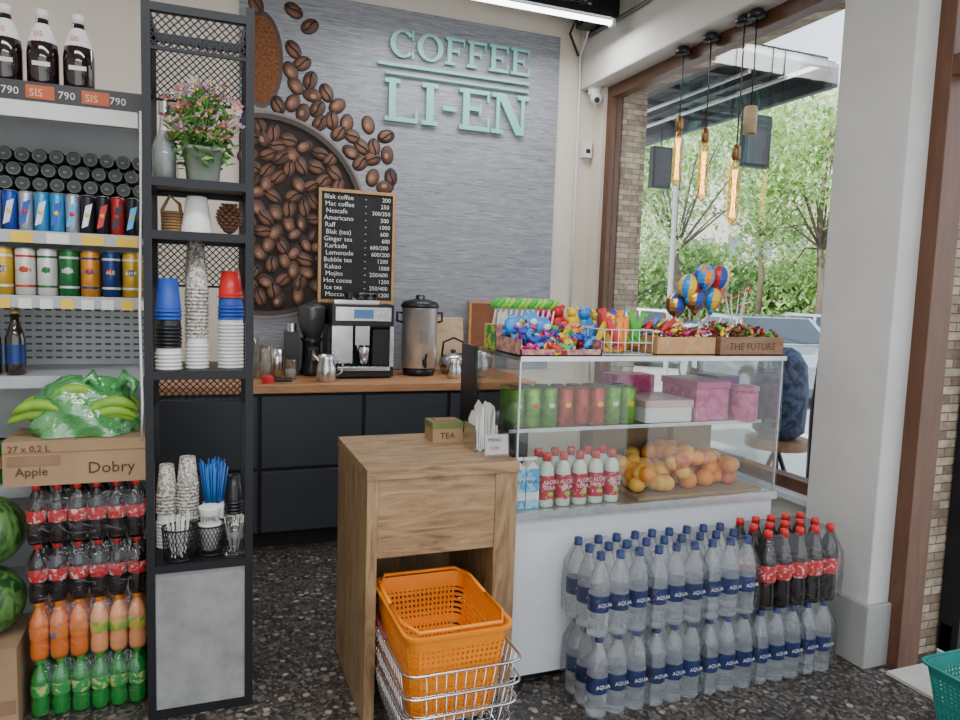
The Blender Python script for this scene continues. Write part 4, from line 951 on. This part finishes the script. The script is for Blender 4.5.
def car(x,y,col,ang,name='parked_car'):
    b=MB(); T=Matrix.Translation((x,y,-.2))@Matrix.Rotation(ang,4,'Z'); m=M('car_paint_'+col[0],col[1],.25,.3,coat=1)
    w=.85
    prof=[(-2.1,.35),(-2.15,.7),(-2.0,.88),(-1.1,.98),(-.5,1.42),(.75,1.45),(1.5,1.0),(2.05,.92),(2.15,.6),(2.1,.35)]
    def ex(pr,w0,w1,mat):
        n=len(pr); a=[T@Vector((p[0],-(w0 if p[1]<1 else w1),p[1])) for p in pr]; c=[T@Vector((p[0],(w0 if p[1]<1 else w1),p[1])) for p in pr]
        b.add(a+c,[tuple(range(n)),tuple(range(n,2*n))[::-1]]+[(k,(k+1)%n,n+(k+1)%n,n+k) for k in range(n)],mat)
    ex(prof,w,w*.8,m)
    gl=M('car_glass',(.03,.04,.05),.05)
    for s_ in (-1,1):
        for pr in ([(-.95,1.0),(-.45,1.36),(.1,1.38),(.1,1.0)],[(.16,1.0),(.16,1.38),(.7,1.38),(1.25,1.02)]):
            b.add([T@Vector((p[0],s_*(w+.005 if p[1]<1.1 else w*.83),p[1])) for p in pr],[(0,1,2,3)],gl)
        for wx in (-1.35,1.35):
            p0=T@Vector((wx,s_*(w-.12),.32));p1=T@Vector((wx,s_*(w+.03),.32)); b.cyl(p0,p1,.32,BLKP,22); p2=T@Vector((wx,s_*(w+.04),.32)); b.cyl(p1,p2,.19,ALU,16)
        b.add([T@Vector(v) for v in ((-2.16,s_*.5,.62),(-2.16,s_*.78,.62),(-2.12,s_*.78,.78),(-2.12,s_*.5,.78))],[(0,1,2,3)],WHITE)
    b.add([T@Vector(v) for v in ((-1.08,-.7,1.01),(-1.08,.7,1.01),(-.53,.62,1.41),(-.53,-.62,1.41))],[(0,1,2,3)],gl)
    b.build(name)
car(9.6,10.6,('w',(.28,.31,.36)),1.3); car(12.0,9.8,('d',(.04,.05,.08)),1.3); car(14.0,13.5,('s',(.3,.32,.35)),2.4); car(10.5,15.5,('r',(.25,.27,.3)),2.4)
# awning outside, carried on wall brackets and posts
b=MB()
for x in (3.08,3.5,3.9): b.box(x-.03,x+.03,3.8,6.1,3.0,3.06,BLACK)
for k in range(6): b.box(3.0,3.92,3.8+k*.45,3.85+k*.45,3.06,3.10,BLACK)
for k in range(8): b.box(3.06+k*.1,3.15+k*.1,3.8,6.1,3.10,3.12,CHAR)
b.box(3.88,3.93,3.78,6.12,2.93,3.08,CHAR); b.box(3.88,3.92,6.07,6.11,-.13,2.95,BLACK)
b.cyl((3.6,3.9,2.98),(3.6,6.0,2.98),.014,WHITE,8); b.cyl((3.3,3.9,2.98),(3.3,6.0,2.98),.014,WHITE,8)
def lantern(x,y,z,w,h):
    b.box(x-w/2,x+w/2,y-.03,y+.03,z,z+h,BLACK); b.tube([(x,y,z+h),(x,y,3.0)],.006,BLACK,6); b.box(x-w/2+.02,x+w/2-.02,y-.035,y-.03,z+.02,z+h-.02,CHAR)
lantern(3.82,5.6,2.48,.20,.36); lantern(3.86,4.45,2.50,.24,.38)
b.build('patio_awning')
b=MB(); b.cyl((6.0,8.4,-.2),(6.0,8.4,4.6),.035,M('pole_paint',(.3,.31,.32),.5),12); b.tube([(6.0,8.4,4.5),(6.1,8.2,4.9),(6.4,7.8,5.0)],.03,STEEL); b.box(6.3,6.7,7.65,7.85,4.97,5.05,STEEL); b.cyl((6.0,8.4,-.2),(6.0,8.4,0),.09,BLKP); b.build('street_lamp')
b=MB(); b.cyl((3.26,3.10,-.13),(3.36,3.18,1.5),.015,BLKP); b.lathe([(.02,0),(.045,.1),(.055,.5),(.04,.8),(.012,1.0)],(3.29,3.12,.35),BLKP,14,Rx(-.04)@Ry(.06),True); b.cyl((3.26,3.10,-.13),(3.26,3.10,-.06),.2,BLKP,20); b.build('patio_umbrella')
b=MB(); jm=two_tone('blue_jacket',(.012,.016,.035),(.05,.07,.13),22,.8,0,.1)
jx,jy=3.48,3.62
b.lathe([(.10,0),(.16,.05),(.17,.3),(.15,.48),(.10,.56),(.05,.59)],(jx,jy,.62),jm,18); b.tube([(jx-.12,jy-.05,1.12),(jx-.18,jy-.13,.95),(jx-.17,jy-.15,.7)],[.06,.055,.04],jm,10); b.tube([(jx+.13,jy+.05,1.12),(jx+.19,jy+.07,.95),(jx+.18,jy+.05,.7)],[.06,.055,.04],jm,10)
for k in range(4): b.cyl((jx,jy,.56),(jx+.25*math.cos(k*1.57+.7),jy+.25*math.sin(k*1.57+.7),-.13),.015,BLKP,8)
b.cyl((jx,jy,.56),(jx,jy,.62),.2,CRATE,20)
b.build('jacket_on_stool')
# ---------------------------------------------------------------- light
w=bpy.data.worlds.new('World'); bpy.context.scene.world=w; w.use_nodes=True; n=w.node_tree; bg=n.nodes['Background']
tc=n.nodes.new('ShaderNodeTexCoord'); sp_=n.nodes.new('ShaderNodeSeparateXYZ'); link(n,tc.outputs['Generated'],sp_.inputs[0])
link(n,ramp(n,sp_.outputs[2],[(0,(.94,.96,.97)),(.35,(.82,.90,1)),(1,(.58,.76,1))]),bg.inputs[0]); bg.inputs[1].default_value=2.5
l=bpy.data.lights.new('sun','SUN'); l.energy=9; l.angle=.01; l.color=(1,.95,.86); o=bpy.data.objects.new('sun',l); bpy.context.scene.collection.objects.link(o)
d=Vector((.75,.35,-.95)); o.rotation_euler=d.to_track_quat('-Z','Y').to_euler()
# ---------------------------------------------------------------- camera
cam=bpy.data.cameras.new('camera'); cam.lens=27; cam.sensor_width=36; cam.clip_start=.05; cam.clip_end=300
o=bpy.data.objects.new('camera',cam); bpy.context.scene.collection.objects.link(o)
yaw=math.radians(21);p=math.radians(5.4);r=math.radians(1.9)
F=Vector((math.sin(yaw)*math.cos(p),math.cos(yaw)*math.cos(p),-math.sin(p))); R0=Vector((math.cos(yaw),-math.sin(yaw),0)); U0=R0.cross(F)
Rc=R0*math.cos(r)+U0*math.sin(r); Uc=U0*math.cos(r)-R0*math.sin(r)
mw=Matrix(((Rc.x,Uc.x,-F.x,0),(Rc.y,Uc.y,-F.y,0),(Rc.z,Uc.z,-F.z,1.5),(0,0,0,1)))
o.matrix_world=mw
bpy.context.scene.camera=o
